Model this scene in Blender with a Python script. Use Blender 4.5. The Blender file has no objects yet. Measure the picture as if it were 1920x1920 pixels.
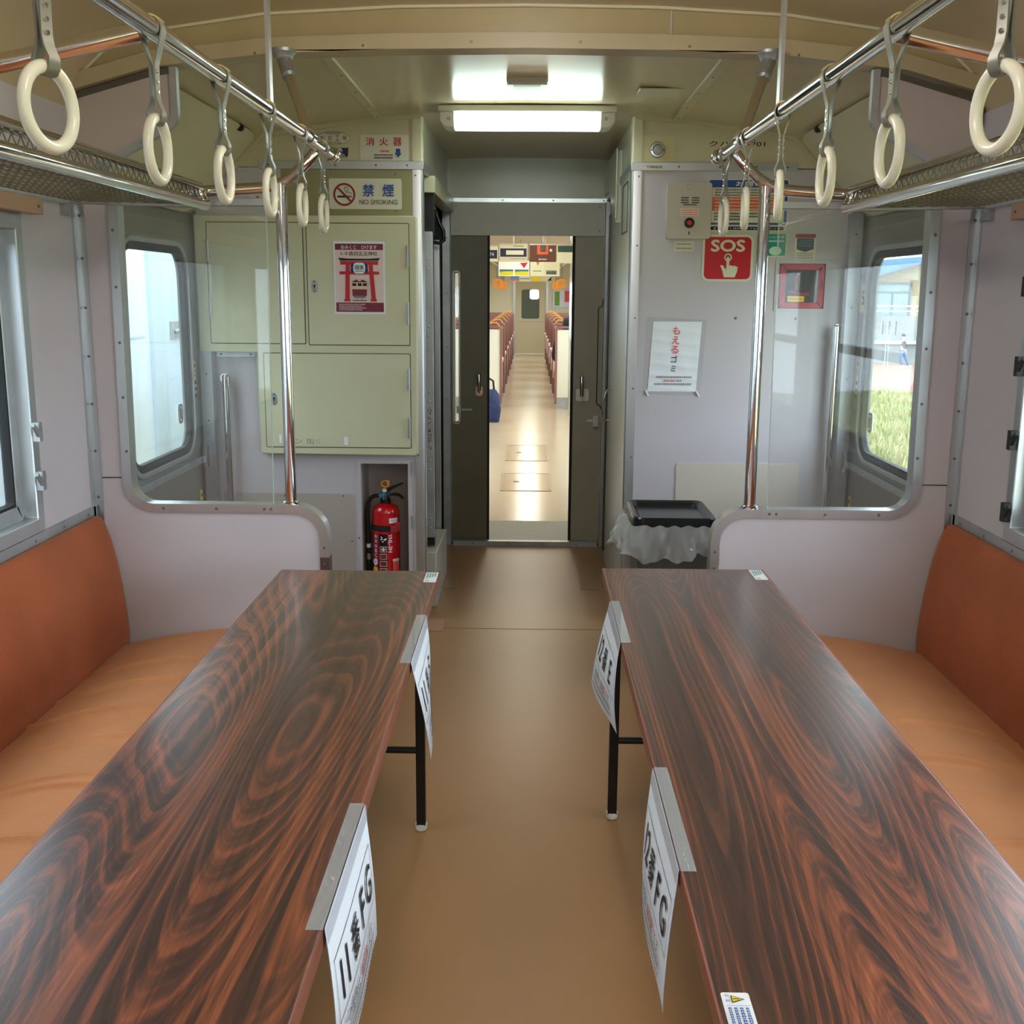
import bpy, bmesh, math, random
from mathutils import Vector, Matrix
from mathutils.geometry import tessellate_polygon
random.seed(7)
PI = math.pi
SC = bpy.context.scene
COL = SC.collection

# ------------------------------------------------------------------ camera
cd = bpy.data.cameras.new('camera'); cam = bpy.data.objects.new('camera', cd); COL.objects.link(cam)
cd.sensor_width = 36.0; cd.lens = 38.4375; cd.clip_start = 0.02; cd.clip_end = 400
cam.matrix_world = Matrix(((0.99984, -0.00985, 0.01510, 0.02),
                           (0.01674, 0.19609, -0.98044, 0.0),
                           (0.00670, 0.98054, 0.19622, 1.45),
                           (0, 0, 0, 1)))
SC.camera = cam

# ------------------------------------------------------------------ sky, lights, exposure
SC.view_settings.view_transform = 'Standard'
SC.view_settings.look = 'None'
SC.view_settings.gamma = 1.0
SC.view_settings.use_curve_mapping = False
SC.view_settings.exposure = 0.12
W = bpy.data.worlds.new('overcast'); SC.world = W; W.use_nodes = True
wn = W.node_tree.nodes; wl = W.node_tree.links
bg = wn['Background']; bg.inputs['Color'].default_value = (0.76, 0.88, 1.0, 1); bg.inputs['Strength'].default_value = 8.0

def area(name, loc, sx, sy, energy, color=(1, 1, 1), rot=(0, 0, 0)):
    l = bpy.data.lights.new(name, 'AREA'); l.shape = 'RECTANGLE'; l.size = sx; l.size_y = sy
    l.energy = energy; l.color = color
    o = bpy.data.objects.new(name, l); COL.objects.link(o); o.location = loc; o.rotation_euler = rot
    return o
WARM = (1.0, 0.965, 0.90)
def bulb(name, loc, energy, color, rad=0.10):
    l = bpy.data.lights.new(name, 'POINT'); l.energy = energy; l.color = color; l.shadow_soft_size = rad
    o = bpy.data.objects.new(name, l); COL.objects.link(o); o.location = loc
for y in (2.35, 1.1, -0.2, -1.6, -3.0): bulb('saloon_tube', (0, y, 2.10), 10, WARM)     # the saloon's own ceiling tubes, overhead and behind the camera
for y in (8.6, 11.6, 14.6, 17.6, 20.6, 23.6): area('coach_tube', (0, y, 2.17), 0.30, 2.2, 18, (1.0, 0.94, 0.80))   # tubes of the next coach

# portals that steer sky sampling to the window openings
def portal(loc, sx, sy, rot):
    o = area('sky_portal', loc, sx, sy, 1, rot=rot); o.data.cycles.is_portal = True
for s in (-1, 1):
    for y in (2.16, 0.56, -1.04, -2.64, -4.24):
        portal((s * 1.44, y, 1.23), 0.85, 1.42, (0, s * PI / 2, 0))
    portal((s * 1.48, 4.23, 1.2), 0.86, 0.76, (0, s * PI / 2, 0))

# ------------------------------------------------------------------ materials
def lin(c):
    return tuple((x / 255 / 12.92) if x / 255 <= 0.04045 else ((x / 255 + 0.055) / 1.055) ** 2.4 for x in c) + (1,)
MATS = {}
def mat(name, rgb=(200, 200, 200), rough=0.5, metal=0.0, var=0.0, vscale=4.0, bump=0.0, bscale=60.0, coat=0.0, emit=None, estr=1.0, stretch=None):
    if name in MATS: return MATS[name]
    m = bpy.data.materials.new(name); m.use_nodes = True; MATS[name] = m
    n = m.node_tree.nodes; l = m.node_tree.links; b = n['Principled BSDF']
    b.inputs['Base Color'].default_value = lin(rgb); b.inputs['Roughness'].default_value = rough
    b.inputs['Metallic'].default_value = metal
    if coat: b.inputs['Coat Weight'].default_value = coat; b.inputs['Coat Roughness'].default_value = 0.1
    if emit:
        b.inputs['Emission Color'].default_value = lin(emit); b.inputs['Emission Strength'].default_value = estr
    if var or bump:
        tc = n.new('ShaderNodeTexCoord'); src = tc.outputs['Object']
        if stretch:
            mp = n.new('ShaderNodeMapping'); mp.inputs['Scale'].default_value = stretch
            l.new(src, mp.inputs['Vector']); src = mp.outputs['Vector']
    if var:
        nz = n.new('ShaderNodeTexNoise'); nz.inputs['Scale'].default_value = vscale; nz.inputs['Detail'].default_value = 4
        l.new(src, nz.inputs['Vector'])
        cr = n.new('ShaderNodeValToRGB'); c = lin(rgb)
        cr.color_ramp.elements[0].position = 0.3; cr.color_ramp.elements[1].position = 0.7
        cr.color_ramp.elements[0].color = tuple(x * (1 - var) for x in c[:3]) + (1,)
        cr.color_ramp.elements[1].color = tuple(min(1, x * (1 + var * 0.6)) for x in c[:3]) + (1,)
        l.new(nz.outputs['Fac'], cr.inputs['Fac']); l.new(cr.outputs['Color'], b.inputs['Base Color'])
    if bump:
        n2 = n.new('ShaderNodeTexNoise'); n2.inputs['Scale'].default_value = bscale; n2.inputs['Detail'].default_value = 3
        l.new(src, n2.inputs['Vector'])
        bp = n.new('ShaderNodeBump'); bp.inputs['Strength'].default_value = bump; bp.inputs['Distance'].default_value = 0.01
        l.new(n2.outputs['Fac'], bp.inputs['Height']); l.new(bp.outputs['Normal'], b.inputs['Normal'])
    return m

def glassmat(name, tint=(1, 1, 1), ior=1.5, haze=0.0):
    m = bpy.data.materials.new(name); m.use_nodes = True; MATS[name] = m
    n = m.node_tree.nodes; l = m.node_tree.links; n.remove(n['Principled BSDF']); out = n['Material Output']
    t = n.new('ShaderNodeBsdfTransparent'); t.inputs['Color'].default_value = tint + (1,)
    g = n.new('ShaderNodeBsdfGlossy'); g.inputs['Roughness'].default_value = 0.02
    lw = n.new('ShaderNodeLayerWeight'); lw.inputs['Blend'].default_value = 0.5     # Schlick reflectance, the same from both faces
    pw = n.new('ShaderNodeMath'); pw.operation = 'POWER'; pw.inputs[1].default_value = 5.0
    l.new(lw.outputs['Facing'], pw.inputs[0])
    f = n.new('ShaderNodeMath'); f.operation = 'MULTIPLY_ADD'; r0 = ((ior - 1) / (ior + 1)) ** 2
    f.inputs[1].default_value = 1 - r0; f.inputs[2].default_value = r0; l.new(pw.outputs[0], f.inputs[0])
    mx = n.new('ShaderNodeMixShader')
    l.new(f.outputs[0], mx.inputs['Fac']); l.new(t.outputs['BSDF'], mx.inputs[1]); l.new(g.outputs['BSDF'], mx.inputs[2])
    last = mx
    if haze:
        d = n.new('ShaderNodeBsdfDiffuse'); d.inputs['Color'].default_value = (0.9, 0.93, 0.95, 1)
        m2 = n.new('ShaderNodeMixShader'); m2.inputs['Fac'].default_value = haze
        l.new(mx.outputs['Shader'], m2.inputs[1]); l.new(d.outputs['BSDF'], m2.inputs[2]); last = m2
    l.new(last.outputs['Shader'], out.inputs['Surface'])
    return m

LILAC = mat('lilac_panel', (193, 187, 192), 0.42, var=0.05, vscale=2.5, bump=0.03, bscale=300)
BROWNPANEL = mat('taupe_panel', (176, 165, 158), 0.45, var=0.05, vscale=2.5)
CREAM = mat('cream_paint', (204, 196, 164), 0.35, var=0.06, vscale=3)
CEIL = mat('ceiling_cream', (190, 173, 138), 0.30, var=0.07, vscale=2.2)
CEIL2 = mat('ceiling_gloss', (204, 188, 154), 0.22, var=0.05, vscale=2.0)
FASCIA = mat('fascia_tan', (168, 151, 108), 0.35, var=0.10, vscale=3)
OLIVE = mat('olive_panel', (150, 145, 104), 0.4, var=0.05)
CAB = mat('cabinet_green', (206, 204, 170), 0.36, var=0.04, vscale=5)
ENDGREY = mat('end_grey_green', (184, 183, 164), 0.28, var=0.06)
LINTEL = mat('lintel_grey', (128, 128, 118), 0.4, var=0.06)
ALU = mat('aluminium', (196, 200, 202), 0.34, 0.9, var=0.08, vscale=12, stretch=(1, 1, 0.2))
ALUW = mat('aluminium_worn', (176, 180, 182), 0.45, 0.75, var=0.15, vscale=9)
CHROME = mat('chrome', (225, 225, 225), 0.07, 1.0)
DARKMETAL = mat('dark_metal', (38, 38, 38), 0.45, 0.5)
BLACK = mat('black_paint', (12, 13, 15), 0.35)
RUBBER = mat('black_rubber', (18, 18, 18), 0.7)
SCREW = mat('screw_steel', (120, 118, 114), 0.4, 0.7)
STRAP = mat('strap_grey', (122, 122, 110), 0.38, 0.25)
CLIPY = mat('yellowed_clip', (196, 180, 120), 0.4)
WHITEP = mat('white_plastic', (228, 226, 214), 0.35)
PAPER = mat('paper_white', (232, 236, 242), 0.75, bump=0.05, bscale=25)
SIGNW = mat('sign_offwhite', (216, 212, 190), 0.4)
RED = mat('print_red', (190, 24, 40), 0.4)
DRED = mat('print_dark_red', (140, 20, 24), 0.4)
PINKRED = mat('print_pink_red', (226, 84, 84), 0.5)
MAROON = mat('print_maroon', (122, 34, 52), 0.5)
BLUE = mat('print_blue', (20, 72, 150), 0.45)
NAVY = mat('print_navy', (20, 24, 70), 0.45)
INK = mat('print_ink', (28, 26, 32), 0.6)
GREYINK = mat('print_grey', (120, 118, 116), 0.6)
TEAL = mat('print_teal', (30, 150, 140), 0.4)
ORANGE = mat('print_orange', (222, 92, 52), 0.45)
YELLOW = mat('print_yellow', (226, 196, 40), 0.45)
PINKP = mat('print_pale_pink', (226, 204, 196), 0.55)
BEIGEP = mat('print_beige', (222, 196, 160), 0.55)
LGREEN = mat('print_green', (120, 160, 60), 0.5)
TANP = mat('print_tan', (206, 198, 170), 0.55)
BROWNP = mat('print_brown', (92, 52, 40), 0.5)
EXTRED = mat('extinguisher_red', (200, 12, 18), 0.18, coat=0.6)
ORANGEPL = mat('orange_plastic', (224, 140, 40), 0.4)
GLASS = glassmat('clear_glass', (0.96, 0.98, 0.97), 1.5)
GLASSD = glassmat('partition_glass', (0.95, 0.97, 0.96), 1.5, 0.035)
BAG = glassmat('plastic_film', (0.93, 0.95, 0.96), 1.45, 0.36)
TAPE = glassmat('clear_tape', (0.85, 0.87, 0.9), 1.45, 0.20)

def tubemat():
    return mat('lit_tube', (255, 255, 255), 0.4, emit=(232, 255, 246), estr=13.0)
TUBE = tubemat()
def ringmat():
    m = mat('ring_plastic', (222, 221, 206), 0.25)
    b = m.node_tree.nodes['Principled BSDF']
    b.inputs['Subsurface Weight'].default_value = 0.3; b.inputs['Subsurface Radius'].default_value = (0.02, 0.018, 0.012)
    return m
RING = ringmat()

def woodmat():
    m = bpy.data.materials.new('rosewood_laminate'); m.use_nodes = True
    n = m.node_tree.nodes; l = m.node_tree.links; b = n['Principled BSDF']
    tc = n.new('ShaderNodeTexCoord')
    oi = n.new('ShaderNodeObjectInfo')
    def mapping(scale, add=True):
        mp = n.new('ShaderNodeMapping'); mp.inputs['Scale'].default_value = scale
        va = n.new('ShaderNodeVectorMath'); va.operation = 'ADD'
        l.new(tc.outputs['Object'], va.inputs[0]); l.new(oi.outputs['Location'], va.inputs[1])
        l.new(va.outputs['Vector'], mp.inputs['Vector'])
        return mp.outputs['Vector']
    def noise(vec, sc, det, rough=0.5, dist=0.0):
        k = n.new('ShaderNodeTexNoise'); k.inputs['Scale'].default_value = sc; k.inputs['Detail'].default_value = det
        k.inputs['Roughness'].default_value = rough; k.inputs['Distortion'].default_value = dist
        l.new(vec, k.inputs['Vector']); return k.outputs['Fac']
    def mth(op, a, bb=None):
        k = n.new('ShaderNodeMath'); k.operation = op
        for i, v in enumerate((a, bb)):
            if v is None: continue
            if isinstance(v, (int, float)): k.inputs[i].default_value = v
            else: l.new(v, k.inputs[i])
        return k.outputs[0]
    def ramp(fac, stops):
        r_ = n.new('ShaderNodeValToRGB'); e = r_.color_ramp.elements
        e[0].position, e[0].color = stops[0][0], (stops[0][1],) * 3 + (1,); e[1].position, e[1].color = stops[-1][0], (stops[-1][1],) * 3 + (1,)
        for p, v in stops[1:-1]: k = e.new(p); k.color = (v,) * 3 + (1,)
        l.new(fac, r_.inputs['Fac']); return r_.outputs['Color']
    big = noise(mapping((5.4, 0.85, 1.0)), 1.0, 0.0, 0.35, 0.0)      # broad figure: its contour lines are the cathedral grain
    str_ = noise(mapping((16.0, 0.55, 1.0)), 1.0, 1.0, 0.5)
    wob = noise(mapping((120.0, 3.0, 1.0)), 1.0, 2.0, 0.6)
    h = mth('ADD', mth('ADD', mth('MULTIPLY', big, 25.0), mth('MULTIPLY', str_, 1.6)), mth('MULTIPLY', wob, 0.16))
    broad = ramp(mth('FRACT', h), [(0.0, 0.05), (0.30, 0.12), (0.52, 0.55), (0.64, 1.0), (0.74, 0.75), (0.84, 0.1), (1.0, 0.05)])
    thin = ramp(mth('FRACT', mth('MULTIPLY', h, 3.3)), [(0.0, 0.0), (0.45, 0.1), (0.66, 1.0), (0.82, 0.15), (1.0, 0.0)])
    streak = ramp(noise(mapping((46.0, 0.45, 1.0)), 1.0, 3.0, 0.6), [(0.40, 0.0), (0.60, 1.0)])
    zone = ramp(noise(mapping((5.0, 0.6, 1.0)), 1.0, 1.0, 0.5), [(0.36, 0.42), (0.64, 1.0)])
    fig = mth('ADD', mth('MULTIPLY', broad, 0.52), mth('MULTIPLY', thin, 0.26))
    amt = mth('ADD', mth('MULTIPLY', fig, mth('ADD', mth('MULTIPLY', zone, 0.75), 0.15)), mth('MULTIPLY', streak, mth('MULTIPLY', zone, 0.42)))
    fine = ramp(noise(mapping((320.0, 7.0, 1.0)), 1.0, 3.0, 0.65), [(0.35, 0.62), (0.62, 1.12)])
    mixc = n.new('ShaderNodeValToRGB'); e = mixc.color_ramp.elements
    e[0].position, e[0].color = 0.0, lin((50, 29, 24)); e[1].position, e[1].color = 0.85, lin((160, 89, 55))
    for p_, c_ in ((0.22, (82, 46, 34)), (0.48, (132, 70, 42))): k = e.new(p_); k.color = lin(c_)
    l.new(amt, mixc.inputs['Fac'])
    k = n.new('ShaderNodeMix'); k.data_type = 'RGBA'; k.blend_type = 'MULTIPLY'; k.inputs['Factor'].default_value = 1.0
    l.new(mixc.outputs['Color'], k.inputs[6]); l.new(fine, k.inputs[7]); l.new(k.outputs[2], b.inputs['Base Color'])
    b.inputs['Roughness'].default_value = 0.30
    b.inputs['Coat Weight'].default_value = 0.55; b.inputs['Coat Roughness'].default_value = 0.34
    b.inputs['Specular IOR Level'].default_value = 0.62
    return m
WOOD = woodmat()
WOODEDGE = mat('rosewood_edge_band', (140, 84, 66), 0.4, var=0.35, vscale=2.0, stretch=(30, 1.2, 60))

def floormat():
    m = mat('brown_vinyl', (158, 114, 72), 0.36, var=0.09, vscale=1.6, bump=0.02, bscale=90)
    b = m.node_tree.nodes['Principled BSDF']; b.inputs['Specular IOR Level'].default_value = 0.38
    return m
FLOOR = floormat()
VELVET = mat('orange_velvet', (164, 84, 44), 0.85, var=0.16, vscale=5, bump=0.25, bscale=160)
SEATF = mat('tan_velvet', (188, 126, 80), 0.85, var=0.10, vscale=7, bump=0.25, bscale=160)
for mm in (VELVET, SEATF):
    bb = mm.node_tree.nodes['Principled BSDF']
    bb.inputs['Sheen Weight'].default_value = 0.2; bb.inputs['Sheen Roughness'].default_value = 0.4
    bb.inputs['Sheen Tint'].default_value = (1, 0.75, 0.55, 1)

# ------------------------------------------------------------------ geometry collector
class G:
    def __init__(s): s.v = []; s.f = []; s.m = []
    def add(s, vs, fs, mi=0):
        o = len(s.v); s.v += [Vector(p) for p in vs]
        s.f += [tuple(i + o for i in f) for f in fs]; s.m += [mi] * len(fs); return s
    def box(s, x0, x1, y0, y1, z0, z1, mi=0):
        x0, x1 = min(x0, x1), max(x0, x1); y0, y1 = min(y0, y1), max(y0, y1); z0, z1 = min(z0, z1), max(z0, z1)
        return s.add([(x0, y0, z0), (x1, y0, z0), (x1, y1, z0), (x0, y1, z0), (x0, y0, z1), (x1, y0, z1), (x1, y1, z1), (x0, y1, z1)],
                     [(3, 2, 1, 0), (4, 5, 6, 7), (0, 1, 5, 4), (1, 2, 6, 5), (2, 3, 7, 6), (3, 0, 4, 7)], mi)
    def tube(s, pts, r, n=14, mi=0, closed=False):
        P = [Vector(p) for p in pts]; k = len(P)
        R = r if isinstance(r, (list, tuple)) else [r] * k
        T = []
        for i in range(k):
            a = P[(i - 1) % k] if (closed or i > 0) else P[i]; b = P[(i + 1) % k] if (closed or i < k - 1) else P[i]
            T.append((b - a).normalized())
        up = Vector((0, 0, 1)) if abs(T[0].z) < 0.9 else Vector((1, 0, 0))
        u = T[0].cross(up).normalized(); vs = []
        for i in range(k):
            u = (u - T[i] * u.dot(T[i])).normalized(); w = T[i].cross(u)
            for j in range(n):
                a = 2 * PI * j / n; vs.append(P[i] + (u * math.cos(a) + w * math.sin(a)) * R[i])
        fs = []
        for i in range(k if closed else k - 1):
            for j in range(n):
                i2 = (i + 1) % k
                fs.append((i * n + j, i * n + (j + 1) % n, i2 * n + (j + 1) % n, i2 * n + j))
        if not closed:
            fs.append(tuple(range(n - 1, -1, -1))); fs.append(tuple((k - 1) * n + j for j in range(n)))
        return s.add(vs, fs, mi)
    def lathe(s, prof, c, axis='z', n=28, mi=0):
        c = Vector(c); vs = []
        for r, h in prof:
            for j in range(n):
                a = 2 * PI * j / n; p = (r * math.cos(a), r * math.sin(a))
                vs.append(c + {'z': Vector((p[0], p[1], h)), 'y': Vector((p[0], h, -p[1])), 'x': Vector((h, p[0], p[1]))}[axis])
        k = len(prof); fs = []
        for i in range(k - 1):
            for j in range(n):
                fs.append((i * n + j, i * n + (j + 1) % n, (i + 1) * n + (j + 1) % n, (i + 1) * n + j))
        fs.append(tuple(range(n - 1, -1, -1))); fs.append(tuple((k - 1) * n + j for j in range(n)))
        return s.add(vs, fs, mi)
    def prism(s, outer, axis, a, b, holes=(), mi=0):
        """2-D outline (with holes) extruded along an axis between a and b"""
        def to(p, d):
            return {'x': (d, p[0], p[1]), 'y': (p[0], d, p[1]), 'z': (p[0], p[1], d)}[axis]
        loops = [list(outer)] + [list(h) for h in holes]
        flat = [p for L in loops for p in L]; N = len(flat)
        tris = tessellate_polygon([[Vector((p[0], p[1], 0)) for p in L] for L in loops])
        vs = [to(p, a) for p in flat] + [to(p, b) for p in flat]; fs = []
        for t in tris: fs.append(tuple(t)); fs.append(tuple(i + N for i in reversed(t)))
        o = 0
        for L in loops:
            k = len(L)
            for i in range(k): fs.append((o + i, o + (i + 1) % k, o + (i + 1) % k + N, o + i + N))
            o += k
        return s.add(vs, fs, mi)
    def band(s, path, w, axis, a, b, closed=False, mi=0):
        """flat strip of width w that follows a 2-D path, extruded along an axis"""
        k = len(path); P = [Vector((p[0], p[1])) for p in path]; L = []; R = []
        for i in range(k):
            d1 = (P[i] - P[i - 1]) if (closed or i > 0) else (P[1] - P[0])
            d2 = (P[(i + 1) % k] - P[i]) if (closed or i < k - 1) else d1
            d1 = d1.normalized(); d2 = d2.normalized(); t = (d1 + d2)
            t = t.normalized() if t.length > 1e-6 else d1
            nn = Vector((-t.y, t.x)); q = w / 2 / max(0.4, nn.dot(Vector((-d1.y, d1.x))))
            L.append(P[i] + nn * q); R.append(P[i] - nn * q)
        def to(p, d):
            return {'x': (d, p[0], p[1]), 'y': (p[0], d, p[1]), 'z': (p[0], p[1], d)}[axis]
        vs = []
        for i in range(k): vs += [to(L[i], a), to(R[i], a), to(R[i], b), to(L[i], b)]
        fs = []
        for i in range(k if closed else k - 1):
            j = (i + 1) % k
            for c in range(4): fs.append((i * 4 + c, i * 4 + (c + 1) % 4, j * 4 + (c + 1) % 4, j * 4 + c))
        if not closed: fs += [(3, 2, 1, 0), ((k - 1) * 4, (k - 1) * 4 + 1, (k - 1) * 4 + 2, (k - 1) * 4 + 3)]
        return s.add(vs, fs, mi)
    def grid(s, fn, nu, nv, mi=0):
        vs = [fn(i / nu, j / nv) for i in range(nu + 1) for j in range(nv + 1)]
        fs = [(i * (nv + 1) + j, (i + 1) * (nv + 1) + j, (i + 1) * (nv + 1) + j + 1, i * (nv + 1) + j + 1) for i in range(nu) for j in range(nv)]
        return s.add(vs, fs, mi)
    def screws(s, pts, axis='y', r=0.006, d=-0.003, mi=0):
        for p in pts: s.lathe([(r, 0), (r * 0.8, d)], p, axis, 10, mi)
        return s

def rrect(x0, x1, y0, y1, r, n=6):
    out = []
    for cx, cy, a0 in ((x1 - r, y1 - r, 0), (x0 + r, y1 - r, 90), (x0 + r, y0 + r, 180), (x1 - r, y0 + r, 270)):
        for i in range(n + 1):
            a = math.radians(a0 + 90 * i / n); out.append((cx + r * math.cos(a), cy + r * math.sin(a)))
    return out
def arc(cx, cy, r, a0, a1, n=8):
    return [(cx + r * math.cos(math.radians(a0 + (a1 - a0) * i / n)), cy + r * math.sin(math.radians(a0 + (a1 - a0) * i / n))) for i in range(n + 1)]

def wloc(o):
    v = Vector((0, 0, 0))
    while o is not None: v = v + o.location; o = o.parent
    return v
def obj(name, g, mats, parent=None, smooth=True, bevel=0.0, ang=38, origin=None):
    if not isinstance(mats, (list, tuple)): mats = [mats]
    me = bpy.data.meshes.new(name)
    if parent is not None: off = wloc(parent)
    elif origin is not None: off = Vector(origin)
    else:
        xs = [p.x for p in g.v]; ys = [p.y for p in g.v]; zs = [p.z for p in g.v]
        off = Vector(((min(xs) + max(xs)) / 2, (min(ys) + max(ys)) / 2, min(zs)))
    me.from_pydata([p - off for p in g.v], [], g.f)
    for m in mats: me.materials.append(m)
    me.polygons.foreach_set('material_index', g.m)
    bm = bmesh.new(); bm.from_mesh(me); bmesh.ops.recalc_face_normals(bm, faces=bm.faces); bm.to_mesh(me); bm.free()
    if smooth:
        me.shade_smooth(); me.set_sharp_from_angle(angle=math.radians(ang))
    o = bpy.data.objects.new(name, me); COL.objects.link(o)
    if parent is not None: o.parent = parent
    else: o.location = off
    if bevel:
        bv = o.modifiers.new('bevel', 'BEVEL'); bv.width = bevel; bv.segments = 2; bv.limit_method = 'ANGLE'; bv.angle_limit = math.radians(40)
    return o
def tag(o, label, cat, group=None, kind=None):
    o['label'] = label; o['category'] = cat
    if group: o['group'] = group
    if kind: o['kind'] = kind
    return o
def thing(name, label, cat, loc, group=None):
    o = bpy.data.objects.new(name, None); COL.objects.link(o); o.location = loc; o.empty_display_size = 0.05
    return tag(o, label, cat, group)
def struct(name, g, mats, label, cat, **k):
    return tag(obj(name, g, mats, **k), label, cat, kind='structure')
def copy_tree(o, parent=None):
    c = o.copy(); COL.objects.link(c)
    if parent is not None: c.parent = parent
    for ch in o.children: copy_tree(ch, c)
    return c

# ------------------------------------------------------------------ printing and lettering
_tc = {}
def glyphs(s, bold=0.0):
    if (s, bold) in _tc: return _tc[(s, bold)]
    c = bpy.data.curves.new('lettering', 'FONT'); c.body = s; c.size = 1; c.offset = bold; c.resolution_u = 3
    o = bpy.data.objects.new('lettering', c); m = o.to_mesh()
    vs = [(v.co.x, v.co.y) for v in m.vertices]; fs = [tuple(p.vertices) for p in m.polygons]
    o.to_mesh_clear(); bpy.data.objects.remove(o); bpy.data.curves.remove(c)
    _tc[(s, bold)] = (vs, fs); return vs, fs
class Print:
    def __init__(s, to3): s.to = to3; s.g = G(); s.mats = []; s.k = 1
    def mi(s, m):
        if m not in s.mats: s.mats.append(m)
        return s.mats.index(m)
    def _off(s): s.k += 1; return 0.0003 + 0.0002 * s.k
    def poly(s, pts, m):
        o = s._off(); tr = tessellate_polygon([[Vector((p[0], p[1], 0)) for p in pts]])
        s.g.add([s.to(p[0], p[1], o) for p in pts], [tuple(t) for t in tr], s.mi(m)); return s
    def rect(s, x0, y0, x1, y1, m, r=0.0):
        if r: return s.poly(rrect(min(x0, x1), max(x0, x1), min(y0, y1), max(y0, y1), r), m)
        n = 8; o = s._off(); vs = []; fs = []
        for i in range(n + 1):
            x = x0 + (x1 - x0) * i / n; vs += [s.to(x, y0, o), s.to(x, y1, o)]
        for i in range(n): fs.append((2 * i, 2 * i + 2, 2 * i + 3, 2 * i + 1))
        s.g.add(vs, fs, s.mi(m)); return s
    def disc(s, cx, cy, r, m, ry=None, n=28):
        ry = ry or r
        return s.poly([(cx + r * math.cos(2 * PI * i / n), cy + ry * math.sin(2 * PI * i / n)) for i in range(n)], m)
    def ring(s, cx, cy, r, w, m, ry=None, n=36):
        ry = ry or r; o = s._off(); vs = []; fs = []
        for i in range(n):
            a = 2 * PI * i / n
            vs += [s.to(cx + r * math.cos(a), cy + ry * math.sin(a), o), s.to(cx + (r - w) * math.cos(a), cy + (ry - w) * math.sin(a), o)]
        for i in range(n): j = (i + 1) % n; fs.append((2 * i, 2 * j, 2 * j + 1, 2 * i + 1))
        s.g.add(vs, fs, s.mi(m)); return s
    def line(s, pts, w, m):
        o = s._off(); P = [Vector(p) for p in pts]
        for a, b in zip(P, P[1:]):
            d = (b - a).normalized(); q = Vector((-d.y, d.x)) * w / 2; a2 = a - d * w * 0.3; b2 = b + d * w * 0.3
            s.g.add([s.to(*(a2 + q), o), s.to(*(a2 - q), o), s.to(*(b2 - q), o), s.to(*(b2 + q), o)], [(0, 1, 2, 3)], s.mi(m))
        return s
    def text(s, t, cx, cy, h, m, w=None, bold=0.0, rot=0.0):
        vs, fs = glyphs(t)
        if not vs: return s
        nv = len(vs)
        if bold:                                          # heavier stroke: overlaid shifted copies
            B = bold * 0.7; n0 = len(vs); cp = [(0, 0), (B, 0), (-B, 0), (0, B), (0, -B)]
            vs = [(x + dx, y + dy) for dx, dy in cp for x, y in vs]; fs = [tuple(i + k * n0 for i in f) for k in range(5) for f in fs]
        x0 = min(v[0] for v in vs); x1 = max(v[0] for v in vs); y0 = min(v[1] for v in vs); y1 = max(v[1] for v in vs)
        k = h / (y1 - y0); kx = w / (x1 - x0) if w else k; o = s._off(); c, sn = math.cos(rot), math.sin(rot); out = []
        for x, y in vs:
            a = (x - (x0 + x1) / 2) * kx; b = (y - (y0 + y1) / 2) * k
            out.append(s.to(cx + a * c - b * sn, cy + a * sn + b * c, o + 0.00003 * (len(out) // nv)))
        s.g.add(out, fs, s.mi(m)); return s
    def column(s, t, cx, ytop, size, m, step=None, bold=0.0):
        for i, ch in enumerate(t): s.text(ch, cx, ytop - (step or size * 1.12) * (i + 0.5), size, m, bold=bold)
        return s
    def small(s, x0, y, x1, h, m, seed=1):
        """a line of print too small to read: a row of little uneven marks"""
        rnd = random.Random(seed * 77 + int(x0 * 997)); o = s._off(); x = min(x0, x1); e = max(x0, x1); mi = s.mi(m)
        while x < e - h * 0.4:
            w = h * rnd.uniform(0.55, 0.95); a = h * rnd.uniform(0.7, 1.0)
            q = [(x, y - a / 2), (x + w, y - a / 2), (x + w, y - a * 0.1), (x + w * 0.35, y - a * 0.1), (x + w * 0.35, y + a * 0.15), (x + w, y + a * 0.15), (x + w, y + a / 2), (x, y + a / 2)]
            s.g.add([s.to(p[0], p[1], o) for p in q], [(0, 1, 2, 3), (0, 3, 4, 7), (4, 5, 6, 7)], mi); x += w + h * 0.22
        return s
    def build(s, parent, name='print'): return obj(name, s.g, s.mats, parent, smooth=False)
def onY(y): return lambda u, v, o: Vector((u, y - o, v))               # a wall facing the camera: u = x, v = z
def plate(name, label, cat, x0, x1, z0, z1, y, m, r=0.004, th=0.002, group=None):
    t = tag(obj(name, G().prism(rrect(x0, x1, z0, z1, r, 4), 'y', y - th, y), m, smooth=False), label, cat, group)
    return t, Print(onY(y - th))

# ================================================================== THE SETTING
YP, YB, YE = 3.24, 4.75, 6.28            # partition screens, cabinet bulkheads, gangway end wall
struct('floor', G().box(-1.46, 1.46, -6, YE, -0.06, 0), FLOOR, 'brown vinyl floor of the railway saloon and vestibule', 'floor')

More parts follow.
